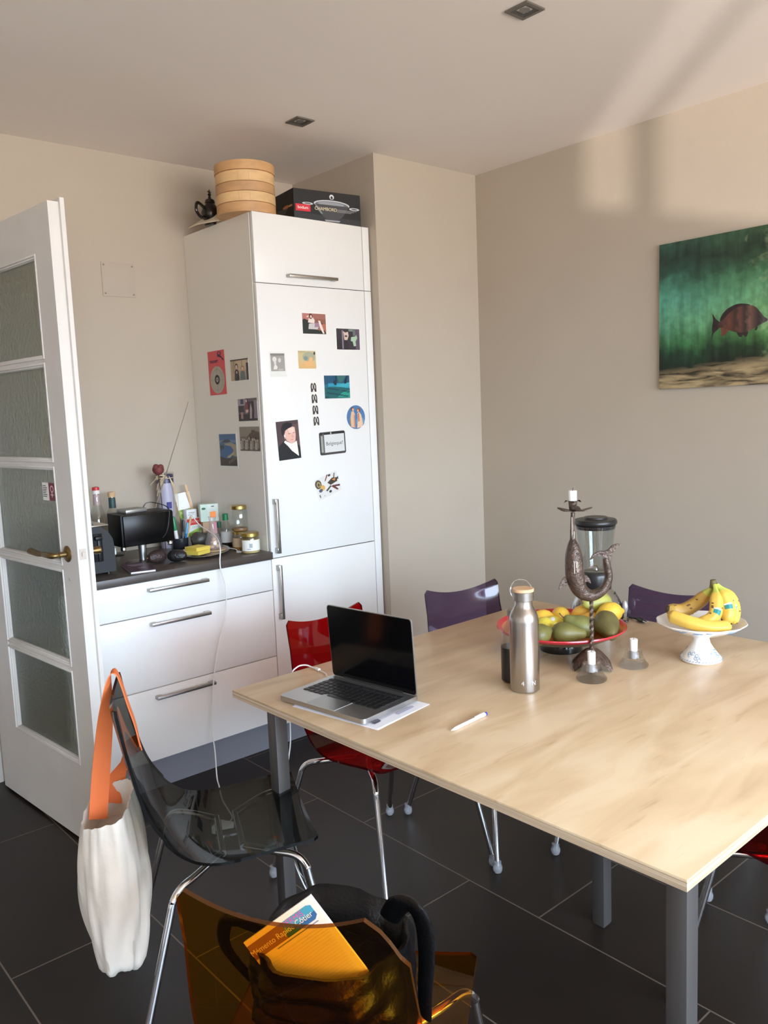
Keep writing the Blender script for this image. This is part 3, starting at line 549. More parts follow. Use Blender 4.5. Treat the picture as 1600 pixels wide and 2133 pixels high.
fl_ = MB(); fl_.lathe([(.003, -.020), (.013, -.017), (.022, -.008), (.0265, .003), (.025, .014), (.016, .022), (.004, .021)], (0, 0, .365), 14)
for i in range(7):
    a = i*2.4; fl_.ball((.012*math.cos(a), .012*math.sin(a), .372+.002*i), (.014, .014, .012), 0, 10, 6)
fl_.build('flower_head', mat('dry_rose', (108, 44, 42), .7, noise=.3, nscale=60), rs); rs.rotation_euler = (0.02, -.06, 0)
# pens in a dark cup
pc = thing('pen_cup', 'dark pen cup on the worktop behind the yellow notes', 'cup', (-.205, .44, CT))
MB().lathe([(.034, 0), (.036, .004), (.038, .05), (.035, .05), (.033, .006), (.001, .006)], (0, 0, 0), 24).build('cup', mat('cup_dark', (34, 34, 38), .3), pc)
def pen(label, x, y, z0, L, r, cols, lean, tip=None, cat='pen', name='pen'):
    t = thing(name, label, cat, (x, y, z0), rot=(lean[0], lean[1], 0), group='pens and sticks in the pen cup')
    MB().lathe([(r*.5, 0), (r, .012), (r, L*.55)], (0, 0, 0), 12).build('barrel', cols[0], t)
    MB().lathe([(r*1.1, L*.55), (r*1.1, L-.006), (r*.6, L)], (0, 0, 0), 12).build('cap', cols[1], t); return t
gr = mat('marker_green', (24, 120, 66), .35); bl_ = mat('pen_blue', (36, 120, 180), .3); bls = mat('pen_blue_light', (96, 170, 214), .3)
pen('green felt marker in the pen cup', -.222, .43, CT+.01, .145, .0085, (mat('marker_body', (226, 226, 220), .4), gr), (.05, -.14))
pen('black ballpoint pen in the pen cup', -.2, .425, CT+.01, .125, .005, (mat('pen_grey', (90, 90, 96), .3), blackp), (.10, .02))
pen('bright blue ballpoint pen in the pen cup', -.19, .425, CT+.01, .11, .0055, (bl_, bls), (.14, .12))
pen('thin pale green pencil leaning at the left of the pen cup', -.226, .432, CT+.01, .10, .0035, (mat('pencil_pale', (190, 204, 160), .5), mat('pencil_pale2', (214, 200, 160), .5)), (.12, -.12), name='pencil', cat='pencil')
pen('plain wooden pencil leaning at the right of the pen cup', -.184, .43, CT+.01, .14, .0045, (wood_l, wood_l), (.12, .2), name='pencil', cat='pencil')
# cartons
def carton(name, label, x, y, z, w, d, h, rz, base, shapes, top=None, group='small cartons at the back of the worktop'):
    t = thing(name, label, 'box', (x, y, z), rz, group)
    MB().box((0, 0, h/2), (w, d, h), 0, .001).build('carton', col(base, .5), t)
    f = card('front_print', w*.98, h*.98, shapes, t=.0002, base=base, parent=t, rough=.5); f.location = (0, -d/2-.0002, h/2); f.rotation_euler = (PI/2, 0, 0); return t
carton('medicine_box', 'red and white medicine box standing behind the pens', -.105, .50, CT, .088, .04, .125, .1, (232, 230, 226), [((206, 52, 48), R4(0, .76, 1, 1)), ((240, 190, 180), 'DOLIPR', .5, .88, .014), ((150, 190, 80), [(0, .3), (.7, .42), (1, .62), (.6, .6), (0, .45)]), ((206, 214, 200), R4(.3, .62, .9, .72))])
carton('medicine_box', 'small white medicine box with black lettering on top of the red box', -.115, .50, CT+.1255, .055, .03, .042, .1, (236, 236, 234), [((60, 60, 66), 'Dafalgan', .5, .66, .0105), ((150, 150, 150), R4(.12, .42, .8, .46)), ((150, 150, 150), R4(.12, .32, .6, .36))])
carton('carton_box', 'brown cardboard box supporting the green and white tea box', -.045, .45, CT, .07, .075, .108, -.35, (176, 142, 106), [((160, 126, 92), R4(.48, 0, .52, 1))])
carton('tea_box', 'pale green and white tea box behind the vinegar bottle', -.045, .45, CT+.1085, .084, .062, .082, -.35, (216, 226, 214), [((196, 220, 202), R4(0, 0, .38, 1)), ((34, 84, 60), ell(.18, .76, .12, .07, 16)), ((50, 70, 60), R4(.62, .84, .78, .9)), ((170, 190, 180), R4(.46, .5, .9, .54)), ((170, 190, 180), R4(.46, .4, .9, .44)), ((170, 190, 180), R4(.46, .3, .8, .34))])
oc = card('leaflet', .078, .125, [((238, 238, 236), R4(0, .38, 1, 1)), ((140, 180, 66), R4(0, 0, 1, .36)), ((92, 140, 40), [(.5, .05), (.95, .1), (.9, .3), (.6, .3)]), ((200, 220, 150), R4(.08, .2, .5, .3))], t=.0012, base=(236, 236, 234))
oc.matrix_world = frame_mat((-.115, .545, CT+.183), (.975, 0, .1), (-.1, .22, .97)); tag(oc, 'white and green leaflet leaning against the wall behind the cartons', 'leaflet')
ws = MB().box((0, 0, .105), (.011, .004, .21), 0, .0018).build('wooden_stick', wood_l); tag(ws, 'flat wooden stir stick rising out of the cartons', 'stick', loc=(-.068, .525, CT+.075), rot=(-.1, -.17, 0))
nb_ = MB()
P = []
for i in range(9):
    P.append([Vector((.05*math.cos(a)*(1+.08*math.sin(5*a+i))*(.75+.35*math.sin(PI*i/8)), .032*math.sin(a)*(.8+.3*math.sin(PI*i/8)), .008*i+.004*math.sin(3*a+i))) for a in [k*2*PI/20 for k in range(20)]])
nb_.grid(P, 0, cv=True); nb_.add(P[-1], [list(range(20))], 0); nb_.add(P[0], [list(range(20))], 0)
tag(nb_.build('plastic_bag', mat('dark_bag', (58, 58, 52), .3, noise=.4, nscale=40)), 'crumpled dark plastic packet in front of the red medicine box', 'bag', loc=(-.115, .40, CT))
# tray, coaster, notes
tr_ = thing('serving_tray', 'oval silver tray on the worktop carrying notes and a cork mat', 'tray', (-.205, .215, CT), .9)
MB().lathe([(.001, .006), (.10, .006), (.118, .010), (.13, .014), (.131, .012), (.118, .006), (.10, .002), (.001, .002)], (0, 0, 0), 48, 0, None, 1.25, .82).build('plate', mat('tray_silver', (176, 170, 156), .22, .9, noise=.1, nscale=12), tr_)
co = MB().lathe([(.001, 0), (.05, 0), (.052, .003), (.05, .006), (.001, .006)], (0, 0, 0), 32).build('coaster', mat('coaster_wood', (186, 158, 122), .6, noise=.15, nscale=20)); tag(co, 'round pale wooden coaster on the silver tray', 'coaster', loc=(-.155, .215, CT+.0065))
yl = mat('note_yellow', (238, 216, 92), .7); yl2 = mat('note_yellow_edge', (214, 186, 70), .7)
for i, (x, y, rz, z, hh, lab) in enumerate(((-.272, .158, .35, CT+.0145, .014, 'pad of yellow sticky notes at the bottom of the pile on the tray'), (-.262, .172, .2, CT+.029, .014, 'pad of yellow sticky notes on top of the other pad'))):
    t = thing('sticky_notes', lab, 'sticky notes', (x, y, z), rz, 'pads of yellow sticky notes')
    MB().box((0, 0, hh/2), (.076, .076, hh), 0).build('pad', yl2, t, smooth=False); MB().box((0, 0, hh+.0004), (.0765, .0765, .0006), 0).build('top_sheet', yl, t, smooth=False)
# cellophane bag with biscuits
cbg = thing('biscuit_bag', 'clear pointed bag of biscuits with orange tag on the coaster', 'bag', (-.155, .222, CT+.013))
MB().lathe([(.001, 0), (.036, .002), (.038, .03), (.026, .06), (.016, .10), (.014, .13), (.018, .145)], (0, 0, 0), 14).build('wrapper', clear('cello2', (.9, .88, .88), .12, 1.4, body=(230, 214, 210), bw=.15), cbg)
for i, (x, y, z, a) in enumerate(((-.015, -.008, .012, .3), (.014, -.010, .012, 1.4), (.0, .012, .012, .8), (-.008, -.01, .03, 2.), (.012, .004, .03, .1), (.0, -.004, .044, .7))):
    MB().ball((x, y, z), (.0145, .011, .009), 0, 10, 6, Matrix.Rotation(a, 4, 'Z')).build('biscuit', mat('biscuit', (208, 170, 136), .7, noise=.2, nscale=60), cbg)
MB().box((0, -.012, .155), (.028, .002, .026), 0).build('tag', mat('tag_orange', (228, 126, 56), .6), cbg); MB().box((.004, -.0165, .095), (.016, .001, .05), 0).build('ribbon', mat('tag_pink', (176, 110, 124), .6), cbg)
# bottles and jars by the cabinet side
dliq = mat('dark_liquid', (34, 26, 22), .15)
bottle('vinegar_bottle', 'small clear bottle with green cap and white label by the jars', [(.024, 0), (.026, .006), (.026, .075), (.022, .095), (.012, .115), (.0115, .128)], -.04, .305, [glass_thin], 0, ([(.0135, .122), (.0135, .15), (.010, .152)], [mat('cap_green', (18, 110, 62), .4)]),
       labels=[([(.0235, .002), (.0248, .006), (.0248, .034), (.001, .035)], dliq, 'liquid'), ([(.0264, .02), (.0264, .07)], clear('lab_half', (.4, .4, .4), .4, .4, body=(220, 218, 212), bw=.85), 'label')])
bottle('vinegar_bottle', 'narrow bottle with dark green cap behind the empty jar', [(.017, 0), (.018, .004), (.018, .065), (.012, .078), (.01, .085)], -.03, .385, [glass_thin], 0, ([(.011, .08), (.011, .105), (.009, .107)], [mat('cap_green2', (26, 84, 60), .4)]), labels=[([(.0183, .01), (.0183, .05)], mat('lab_grey', (120, 120, 118), .6), 'label')])
bottle('honey_jar', 'honey jar underneath the empty jar beside the cabinet', [(.033, 0), (.036, .004), (.036, .068), (.032, .078)], -.047, .17, [glass_thin], 0, ([(.034, .07), (.035, .082), (.033, .084)], [gold]), labels=[([(.034, .003), (.035, .006), (.035, .055), (.001, .056)], mat('honey', (168, 112, 50), .25), 'honey'), ([(.0363, .015), (.0363, .055)], mat('label_tan', (190, 164, 130), .6), 'label')], cat='jar')
bottle('empty_jar', 'tall empty glass jar with gold lid on top of the honey jar', [(.033, 0), (.036, .004), (.036, .088), (.03, .1)], -.047, .17, [glass_thin], 0, ([(.032, .098), (.034, .1), (.034, .113), (.031, .116), (.001, .115)], [gold]), z=CT+.0845, labels=[([(.034, .002), (.035, .006), (.034, .014), (.001, .010)], mat('residue', (132, 92, 50), .3), 'residue')], cat='jar')
fj = bottle('spread_jar', 'squat jar with gold lid and white and green label at the worktop edge', [(.037, 0), (.04, .004), (.04, .062), (.036, .074)], -.064, .062, [glass_thin], 0, ([(.037, .07), (.0395, .073), (.0395, .087), (.036, .09), (.001, .088)], [gold]), labels=[([(.038, .002), (.0392, .005), (.0392, .06), (.001, .061)], mat('spread', (196, 170, 116), .4), 'contents')], cat='jar')
lb = MB(); rr = .0404
def wrap(a0, a1, z0, z1, mi, off=0.):
    n = 14; lb.grid([[Vector(((rr+off)*math.cos(a0+(a1-a0)*k/n), (rr+off)*math.sin(a0+(a1-a0)*k/n), z)) for k in range(n+1)] for z in (z0, z1)], mi)
wrap(-3.2, .3, .012, .058, 0); wrap(-1.0, -.1, .016, .055, 1, .0002); wrap(-.15, .2, .014, .05, 2, .0003); wrap(-2.25, -1.9, .026, .044, 3, .0003); wrap(-2.5, -2.1, .018, .022, 3, .0003)
lb.build('label', [label_w, mat('lab_yell', (222, 222, 190), .6), mat('lab_lime', (150, 190, 80), .6), mat('lab_ink', (160, 164, 160), .6)], fj)
# avocados and notebook
av = mat('avocado_skin', (46, 32, 30), .45, bump=.5, bscale=120); av2 = mat('avocado_black', (22, 20, 20), .4, bump=.5, bscale=120)
def avocado(label, x, y, rz, m, s):
    t = thing('avocado', label, 'avocado', (x, y, CT), rz, 'ripe avocados on the worktop')
    X = Matrix.Rotation(PI/2, 4, 'Y')
    MB().lathe([(.0005, -.048), (.014, -.044), (.024, -.03), (.029, -.008), (.0295, .012), (.025, .03), (.014, .042), (.0005, .045)], (0, 0, .0295*s), 20, 0, X @ Matrix.Scale(s, 4)).build('fruit', m, t)
    MB().lathe([(.003, 0), (.0025, .004)], (-.048*s, 0, .0295*s), 8, 0, Matrix.Rotation(-PI/2, 4, 'Y')).build('stem_stub', mat('stub', (120, 96, 70), .7), t)
avocado('brown purple avocado on the worktop in front of the radio stand', -.455, .165, .15, av, .95)
avocado('black avocado on the worktop left of the silver tray', -.385, .125, 2.4, av2, .88)
nbk = thing('notebook', 'dark purple notebook with white pages on the worktop edge', 'notebook', (-.565, .113, CT), -.24)
MB().box((0, 0, .004), (.094, .215, .006), 0).build('pages', paperw, nbk, smooth=False)
MB().box((0, .001, .0078), (.098, .218, .0014), 0).box((0, .001, .0007), (.098, .218, .0014), 0).build('cover', mat('cover_purple', (70, 44, 62), .45), nbk, smooth=False)
for i, (u, v, w2) in enumerate(((0, .06, .06), (0, .035, .045), (.01, -.03, .03))): MB().box((u, v, .0087), (w2, .008, .0004)).build('print', mat('cover_print', (128, 108, 122), .5), nbk, smooth=False)
# charger cable from the tray over the worktop edge to the floor, and adapter
cw = mat('cable_white', (224, 222, 216), .45)
t = thing('charging_cable', 'white cable hanging over the drawers from the worktop to the floor', 'cable')
MB().tube([(-.205, .315, CT+.165), (-.2, .25, CT+.12), (-.215, .1, CT+.09), (-.25, .0, CT+.055), (-.268, -.022, CT-.02), (-.262, -.045, .80), (-.27, -.045, .68), (-.31, -.045, .56), (-.345, -.045, .42), (-.37, -.05, .24), (-.37, -.06, .12), (-.38, -.08, .02), (-.40, -.13, .004), (-.45, -.24, .004), (-.475, -.32, .004), (-.50, -.40, .006), (-.548, -.452, .018)], .0027, 8, n=7).build('cord', cw, t)
MB().box((-.575, -.46, .0145), (.062, .062, .029), 0, .006, (0, 0, .5)).build('power_adapter', mat('adapter_white', (232, 232, 230), .35), t)
ew = thing('earphones', 'thin white wire loop on the worktop beside the jars', 'wire', (-.09, .11, CT))
MB().tube([(-.02, .06, .0145), (-.01, .02, .012), (-.005, .01, .004), (.01, -.005, .003), (-.005, -.02, .003), (-.02, -.005, .003), (.0, .02, .003), (.02, .03, .003)], .0014, 6, n=6).build('wire', cw, ew)

# ------------------------------------------------------------------ table
TZ = .727
def table_wood():
    m = bpy.data.materials.new('birch_ply'); m.use_nodes = True; nt = m.node_tree; b = nt.nodes['Principled BSDF']; N = lambda t: nt.nodes.new(t); L = nt.links.new
    tc = N('ShaderNodeTexCoord'); mp = N('ShaderNodeMapping'); mp.inputs['Scale'].default_value = (2.2, 9, 9); L(tc.outputs['Object'], mp.inputs[0])
    n1 = N('ShaderNodeTexNoise'); n1.inputs['Scale'].default_value = 1.4; n1.inputs['Detail'].default_value = 6; n1.inputs['Distortion'].default_value = .6; L(mp.outputs[0], n1.inputs['Vector'])
    r = N('ShaderNodeValToRGB'); e = r.color_ramp.elements; e[0].position = .30; e[0].color = (*lin((190, 160, 122)), 1); e[1].position = .62; e[1].color = (*lin((216, 190, 153)), 1)
    k = e.new(.46); k.color = (*lin((205, 176, 137)), 1); L(n1.outputs[0], r.inputs[0])
    mp2 = N('ShaderNodeMapping'); mp2.inputs['Scale'].default_value = (5, 30, 30); L(tc.outputs['Object'], mp2.inputs[0])
    n2 = N('ShaderNodeTexNoise'); n2.inputs['Scale'].default_value = 1.3; n2.inputs['Detail'].default_value = 3; L(mp2.outputs[0], n2.inputs['Vector'])
    r2 = N('ShaderNodeValToRGB'); r2.color_ramp.elements[0].position = .66; r2.color_ramp.elements[0].color = (1, 1, 1, 1); r2.color_ramp.elements[1].position = .78; r2.color_ramp.elements[1].color = (.72, .64, .54, 1); L(n2.outputs[0], r2.inputs[0])
    mx = N('ShaderNodeMix'); mx.data_type = 'RGBA'; mx.blend_type = 'MULTIPLY'; mx.inputs['Factor'].default_value = .75; L(r.outputs[0], mx.inputs['A']); L(r2.outputs[0], mx.inputs['B'])
    L(mx.outputs['Result'], b.inputs['Base Color']); b.inputs['Roughness'].default_value = .33; b.inputs['Specular IOR Level'].default_value = .45
    return m
def ply_edge():
    m = bpy.data.materials.new('ply_edge'); m.use_nodes = True; nt = m.node_tree; b = nt.nodes['Principled BSDF']; N = lambda t: nt.nodes.new(t); L = nt.links.new
    tc = N('ShaderNodeTexCoord'); mp = N('ShaderNodeMapping'); mp.inputs['Scale'].default_value = (2, 2, 420); L(tc.outputs['Object'], mp.inputs[0])
    n1 = N('ShaderNodeTexNoise'); n1.inputs['Scale'].default_value = 1.; n1.inputs['Detail'].default_value = 2; L(mp.outputs[0], n1.inputs['Vector'])
    r = N('ShaderNodeValToRGB'); e = r.color_ramp.elements; e[0].position = .35; e[0].color = (*lin((164, 138, 110)), 1); e[1].position = .65; e[1].color = (*lin((216, 192, 160)), 1); L(n1.outputs[0], r.inputs[0]); L(r.outputs[0], b.inputs['Base Color']); b.inputs['Roughness'].default_value = .6
    return m
tb = thing('dining_table', 'large square birch plywood dining table on grey steel legs', 'table', (-.11, -1.694, 0), .0146)
LX, LY, TT = 1.392, 1.3814, .0215
MB().box((0, 0, TZ-.003), (LX, LY, .006), 0, .0012).build('tabletop', table_wood(), tb)
MB().box((0, 0, TZ-.006-(TT-.006)/2), (LX-.001, LY-.001, TT-.006), 0).build('plywood_edge', ply_edge(), tb, smooth=False)
lm = mat('leg_steel', (92, 88, 86), .36, .6)
LZ = TZ-TT
for x, y in ((-.64, .555), (-.64, -.652), (.65, .555), (.65, -.652), (.045, -.037)):
    MB().box((x, y, LZ/2+.002), (.039, .039, LZ-.004), 0, .0015).box((x, y, .002), (.034, .034, .004)).build('leg', lm, tb)

# ------------------------------------------------------------------ chairs
PROF = [(-.262, .807), (-.256, .77), (-.240, .69), (-.220, .61), (-.192, .535), (-.155, .475), (-.105, .441), (-.04, .430), (.05, .436), (.13, .445), (.185, .449), (.206, .450)]
def shell(name, m_face, m_edge, parent, broken=False):
    pts = [Vector((x, 0, z)) for x, z in PROF]; C = catmull(pts, 6)
    cum = [0.]
    for a, b in zip(C, C[1:]): cum.append(cum[-1]+(b-a).length)
    Ltot = cum[-1]
    def at(t):
        d = max(0., min(1., t))*Ltot
        for i in range(len(cum)-1):
            if d <= cum[i+1] or i == len(cum)-2:
                f = (d-cum[i])/(cum[i+1]-cum[i]); p = C[i].lerp(C[i+1], f); tg = (C[min(i+2, len(C)-1)]-C[max(i-1, 0)]).normalized()
                return p, Vector((-tg.z, 0, tg.x))*-1. if False else Vector((-tg.z, 0, tg.x))
    NT, NS = 60, 28; top = []; bot = []
    for i in range(NT+1):
        ra, rb_ = [], []
        for j in range(NS+1):
            s = -1+2*j/NS; t = i/NT
            if broken:                                   # a corner has snapped off at the back's right-hand top
                t0 = max(0., (-s-.72)/.28)*.118 + (.006*math.sin(40*s) if s < -.74 else 0)
                t = t0+(1-t0)*t
            p, n = at(t)
            if n.dot(Vector((1, 0, .9))) < 0: n = -n
            h = .168+(.205-.168)*min(1, max(0, (t-.12)/.55))
            ce = .012
            if t < .02: h -= ce*(1-math.sqrt(max(0, 1-((.02-t)/.02)**2)))
            if t > .98: h -= ce*(1-math.sqrt(max(0, 1-((t-.98)/.02)**2)))
            lift = .026*s*s*max(0, 1-t/.30) 
            dish = (.016 if t < .45 else .012)*s*s + .010*s*s*math.exp(-((t-.5)/.12)**2)
            q = p+n*dish+Vector((0, s*h, lift))
            ra.append(q+n*.0038); rb_.append(q-n*.0038)
        top.append(ra); bot.append(rb_)
    mb = MB(); mb.grid(top, 0); mb.grid(bot, 0)
    ring_t = top[0]+[r[-1] for r in top[1:-1]]+top[-1][::-1]+[r[0] for r in top[1:-1]][::-1]
    ring_b = bot[0]+[r[-1] for r in bot[1:-1]]+bot[-1][::-1]+[r[0] for r in bot[1:-1]][::-1]
    mb.grid([ring_t, ring_b], 1, cv=True)
    # weld
    o = mb.build(name, [m_face, m_edge], None, fixn=False)
    bm = bmesh.new(); bm.from_mesh(o.data); bmesh.ops.remove_doubles(bm, verts=bm.verts, dist=1e-5); bmesh.ops.recalc_face_normals(bm, faces=bm.faces[:]); bm.to_mesh(o.data); bm.free()
    o.data.shade_smooth(); o.data.set_sharp_from_angle(angle=math.radians(40)); o.parent = parent
    return o
capm = clear('clear_foot', (.75, .76, .78), .2, 1.3, body=(190, 192, 196), bw=.35)
def chair(label, x, y, deg, tint, edge, group, broken=False, gl=1.0):
    t = thing('dining_chair', label, 'chair', (x, y, 0), math.radians(deg), group)
    key = '%d%d%d' % edge
    shell('seat_shell', clear('acrylic_'+key, tint, .03, gl, 1.5), clear('acrylic_edge_'+key, tuple(c*c*.35 for c in tint), .06, 1., 1.5, body=edge, bw=.25), t, broken)
    for s in (-1, 1):
        l = MB().tube([(.03, s*.09, .4195), (.10, s*.15, .4225), (.148, s*.182, .419), (.172, s*.2, .395), (.182, s*.206, .35), (.25, s*.246, .024)], .0092, 12, n=6).build('leg', chrome, t)
        MB().lathe([(.001, -.024), (.012, -.022), (.016, -.012), (.0155, -.003), (.012, .006), (.0125, .014), (.0096, .016)], (.25, s*.246, .024), 16).build('foot_cap', capm, l)
        l = MB().tube([(-.02, s*.09, .412), (-.09, s*.165, .406), (-.130, s*.198, .398), (-.150, s*.212, .375), (-.160, s*.218, .34), (-.25, s*.273, .024)], .0092, 12, n=6).build('leg', chrome, t)
        MB().lathe([(.001, -.024), (.012, -.022), (.016, -.012), (.0155, -.003), (.012, .006), (.0125, .014), (.0096, .016)], (-.25, s*.273, .024), 16).build('foot_cap', capm, l)
    f = MB().tube([(.03, -.10, .4195), (.03, .10, .4195)], .0088, 10).tube([(-.02, -.10, .412), (-.02, .10, .412)], .0088, 10)
    f.box((.005, .0, .4135), (.07, .03, .006), 0).build('under_frame', chrome, t)
    for a, b in ((.10, .15), (.10, -.15)): MB().lathe([(.012, 0), (.012, .006), (.009, .008)], (a, b*.8, .4285), 12).build('seat_pad', mat('pad_grey', (150, 148, 146), .5), t)
    return t
G = 'clear acrylic dining chairs with chrome legs'
chair('smoky grey clear chair with an orange-strapped bag on its back', -.955, -1.185, -25, (.37, .385, .37), (16, 16, 17), G, gl=.7)
chair('red clear chair on the cabinet side of the table behind the laptop', -.318, -1.073, -85.7, (.66, .04, .055), (90, 6, 14), G)
chair('purple clear chair at the far side of the table nearest the wall corner', .211, -1.142, -100.5, (.42, .34, .50), (44, 26, 62), G)
chair('purple clear chair by the right wall behind the bananas', .441, -1.592, 192.8, (.42, .34, .50), (44, 26, 62), G)
chair('red clear chair at the right edge of the photo under the table corner', .019, -2.305, 87.8, (.66, .04, .055), (90, 6, 14), G)
chair('amber clear chair in the foreground with a broken back corner', -1.187, -1.979, 36.2, (.90, .58, .12), (110, 58, 14), G, True, 1.0)

# ------------------------------------------------------------------ bags
gx, gy, gth = -.955, -1.185, math.radians(-25)
tote = thing('tote_bag', 'white cotton tote bag with orange strap hanging from the grey chair', 'bag', (gx, gy, 0), gth)
P = []
for i in range(33):
    u = i/32; z = .545-.43*u; row = []
    taper = 1 if u < .90 else math.sqrt(max(.05, 1-((u-.90)/.11)**2))
    hw = (.125-.02*u)*taper; ht = (.056+.032*math.sin(PI*min(1, u*.9+.05))-.012*u)*taper
    for k in range(48):
        a = 2*PI*k/48; c, s_ = math.cos(a), math.sin(a)
        w = 1+.06*math.sin(4*a+3*u)+.05*math.sin(9*a+7*u)*(.3+u)+.03*math.sin(17*a-5*u)
        x = -.290+.004*u+ht*w*math.copysign(abs(c)**.8, c); y = .005+hw*w*math.copysign(abs(s_)**.85, s_)
        row.append(Vector((x, y, z+.022*c*(1-u)**2+.010*math.sin(3*a)*u)))
    P.append(row)
tm = MB(); tm.grid(P, 0, cv=True); tm.add(P[-1], [list(range(48))], 0)
inn = [[Vector((-.290+(v.x+.290)*.93, v.y*.95, v.z-.004-.03*k)) for v in P[k]] for k in (0, 2)]
tm.grid([P[0], inn[0], inn[1]], 0, cv=True); tm.add(inn[1], [list(range(48))], 0)
tm.build('body', mat('canvas', (218, 210, 198), .85, noise=.05, nscale=14, bump=.3, bscale=22), tote, angle=80)
om = mat('strap_orange', (226, 108, 52), .75)
MB().ribbon([(-.318, .02, .50), (-.305, .04, .60), (-.290, .07, .70), (-.278, .10, .78), (-.266, .125, .838), (-.252, .128, .846), (-.240, .13, .81), (-.228, .14, .75), (-.215, .152, .69), (-.207, .162, .63)], .045, .003, [(1, .1, 0), (1, .2, 0), (1, .6, 0), (.6, 1, 0), (.1, 1, 0), (0, 1, 0), (0, 1, 0), (0, 1, 0), (0, 1, 0), (0, .9, -.3)], 0, 6).build('strap', om, tote)
MB().ribbon([(-.207, .162, .632), (-.225, .187, .615), (-.25, .180, .59), (-.272, .13, .55), (-.285, .10, .50)], .045, .003, [(0, .1, 1), (0, .1, 1), (.4, .1, 1), (1, .2, .3), (1, .2, 0)], 0, 5).build('strap', om, tote)
ax, ay, ath = -1.187, -1.979, math.radians(36.2)
bag = thing('black_bag', 'black leather bag standing on the amber chair seat', 'bag', (ax, ay, .445), ath)
lea = mat('black_leather', (7, 7, 8), .34, spec=.25, bump=.15, bscale=150)
P = []
for i in range(29):
    u = i/28; row = []
    for k in range(56):
        a = 2*PI*k/56; c, s_ = math.cos(a), math.sin(a)
        w = 1+.05*math.sin(3*a+5*u)+.03*math.sin(7*a-6*u)+.018*math.sin(13*a+9*u)
        fold = (.012*math.sin(26*u+3.5*math.sin(2.2*s_+.6))+.008*math.sin(11*u-5*s_))*max(0, -c)*math.sin(PI*u)
        ht = (.085+.045*math.sin(PI*.5*min(1, u*1.25)))*(1-.10*max(0, u-.8)/.2); hw = .125+.012*math.sin(PI*u)
        z = .008+u*(.192+.0*c-.016*s_*s_+.008*math.sin(3*a+1))
        row.append(Vector((.012-.035*u+ht*w*math.copysign(abs(c)**.75, c)+fold, .012+hw*w*math.copysign(abs(s_)**.75, s_), z)))
    P.append(row)
bb = MB(); bb.grid(P, 0, cv=True); bb.add(P[0], [list(range(56))], 0)
I1 = [Vector((-.023+(v.x+.023)*.93, .012+(v.y-.012)*.94, v.z-.002)) for v in P[-1]]; I2 = [Vector((-.023+(v.x+.023)*.8, .012+(v.y-.012)*.85, v.z-.07)) for v in P[-1]]
bb.grid([P[-1], I1, I2], 0, cv=True); bb.add(I2, [list(range(56))], 0)
bb.build('body', lea, bag, angle=80)
MB().tube([(.0, .11, .16), (-.03, .15, .195), (-.035, .178, .205), (-.03, .20, .19), (-.02, .205, .14), (.0, .17, .07)], [.012, .014, .014, .013, .012, .01], 12, n=6, sx=.45, up=(1, 0, 0)).build('strap', lea, bag)
MB().tube([(.02, -.08, .20), (-.01, -.105, .245), (-.02, -.128, .252), (-.022, -.146, .225), (-.022, -.150, .17), (-.02, -.145, .10), (.0, -.14, .04)], [.018, .02, .02, .02, .018, .016, .014], 12, n=6, sx=.4, up=(1, 0, 0)).build('strap', lea, bag)
bkl = card('booklet', .148, .175, [((140, 108, 120), [(.0, .80), (.6, .80), (.6, .95), (.0, .95)]), ((64, 164, 212), [(.48, .80), (.88, .80), (.93, .83), (.93, .93), (.88, .95), (.52, .95)]), ((48, 104, 176), [(.48, .80), (.88, .80), (.93, .83), (.93, .87), (.5, .85)]), ((214, 84, 196), 'PERMIS', .66, .915, .0135), ((240, 246, 250), 'Mémento Rapide Côtier', .44, .865, .0135), ((120, 140, 190), R4(.3, .772, .9, .78))]+[((214, 217, 224), R4(.06, .72-.028*i, .94, .724-.028*i)) for i in range(22)], t=.004, base=(240, 242, 246), rough=.5)
lat = Vector((math.sin(ath), -math.cos(ath), 0)); fwd = Vector((math.cos(ath), math.sin(ath), 0)); upv = (Vector((0, 0, 1))+fwd*.05).normalized()
ca = math.radians(38); r_v = lat*math.cos(ca)+upv*math.sin(ca); u_v = -lat*math.sin(ca)+upv*math.cos(ca)
apex = Vector((ax, ay, 0))+fwd*-.092+lat*-.019+Vector((0, 0, .747))
bkl.matrix_world = frame_mat(apex-r_v*.074-u_v*.0875, r_v, u_v)
tag(bkl, 'white printed booklet with a blue label sticking out of the black bag', 'booklet')

# ------------------------------------------------------------------ on the table
def onto(x, y): return (x, y, TZ+.0004)
lp = thing('laptop', 'open silver laptop with black screen on papers at the table edge', 'laptop', (-.648, -1.3347, TZ+.002), .1277)
dp, wd = .1095, .157
def rrect(w, h, r, n=5):
    out = []
    for cx, cy, a0 in ((w-r, h-r, 0), (-w+r, h-r, PI/2), (-w+r, -h+r, PI), (w-r, -h+r, 1.5*PI)): out += [(cx+r*math.cos(a0+PI/2*k/n), cy+r*math.sin(a0+PI/2*k/n)) for k in range(n+1)]
    return out
bs = MB(); bs.prism(rrect(dp, wd, .012), .003, .0155); 
for sx in (-1, 1):
    for sy in (-1, 1): bs.lathe([(.006, 0), (.007, .004)], (sx*.09, sy*.13, 0), 10)
bs.build('base', alu, lp, angle=50)
kb = MB(); kb.box((.022, 0, .0157), (.106, .272, .0006), 0)
for r in range(6):
    n = 14 if r else 14; xk = .066-r*.0185-(.004 if r else 0); kh = .0155 if r else .009
    for c in range(n):
        if r == 5 and 4 <= c <= 8:
            if c == 4: kb.box((xk, -.002, .0167), (kh, .09, .0014), 1, .0005)
            continue
        kb.box((xk, .1275-c*.0196, .0167), (kh, .0165, .0014), 1, .0005)
kb.build('keyboard', [mat('kb_well', (30, 30, 31), .6), mat('kb_key', (17, 17, 18), .45)], lp)
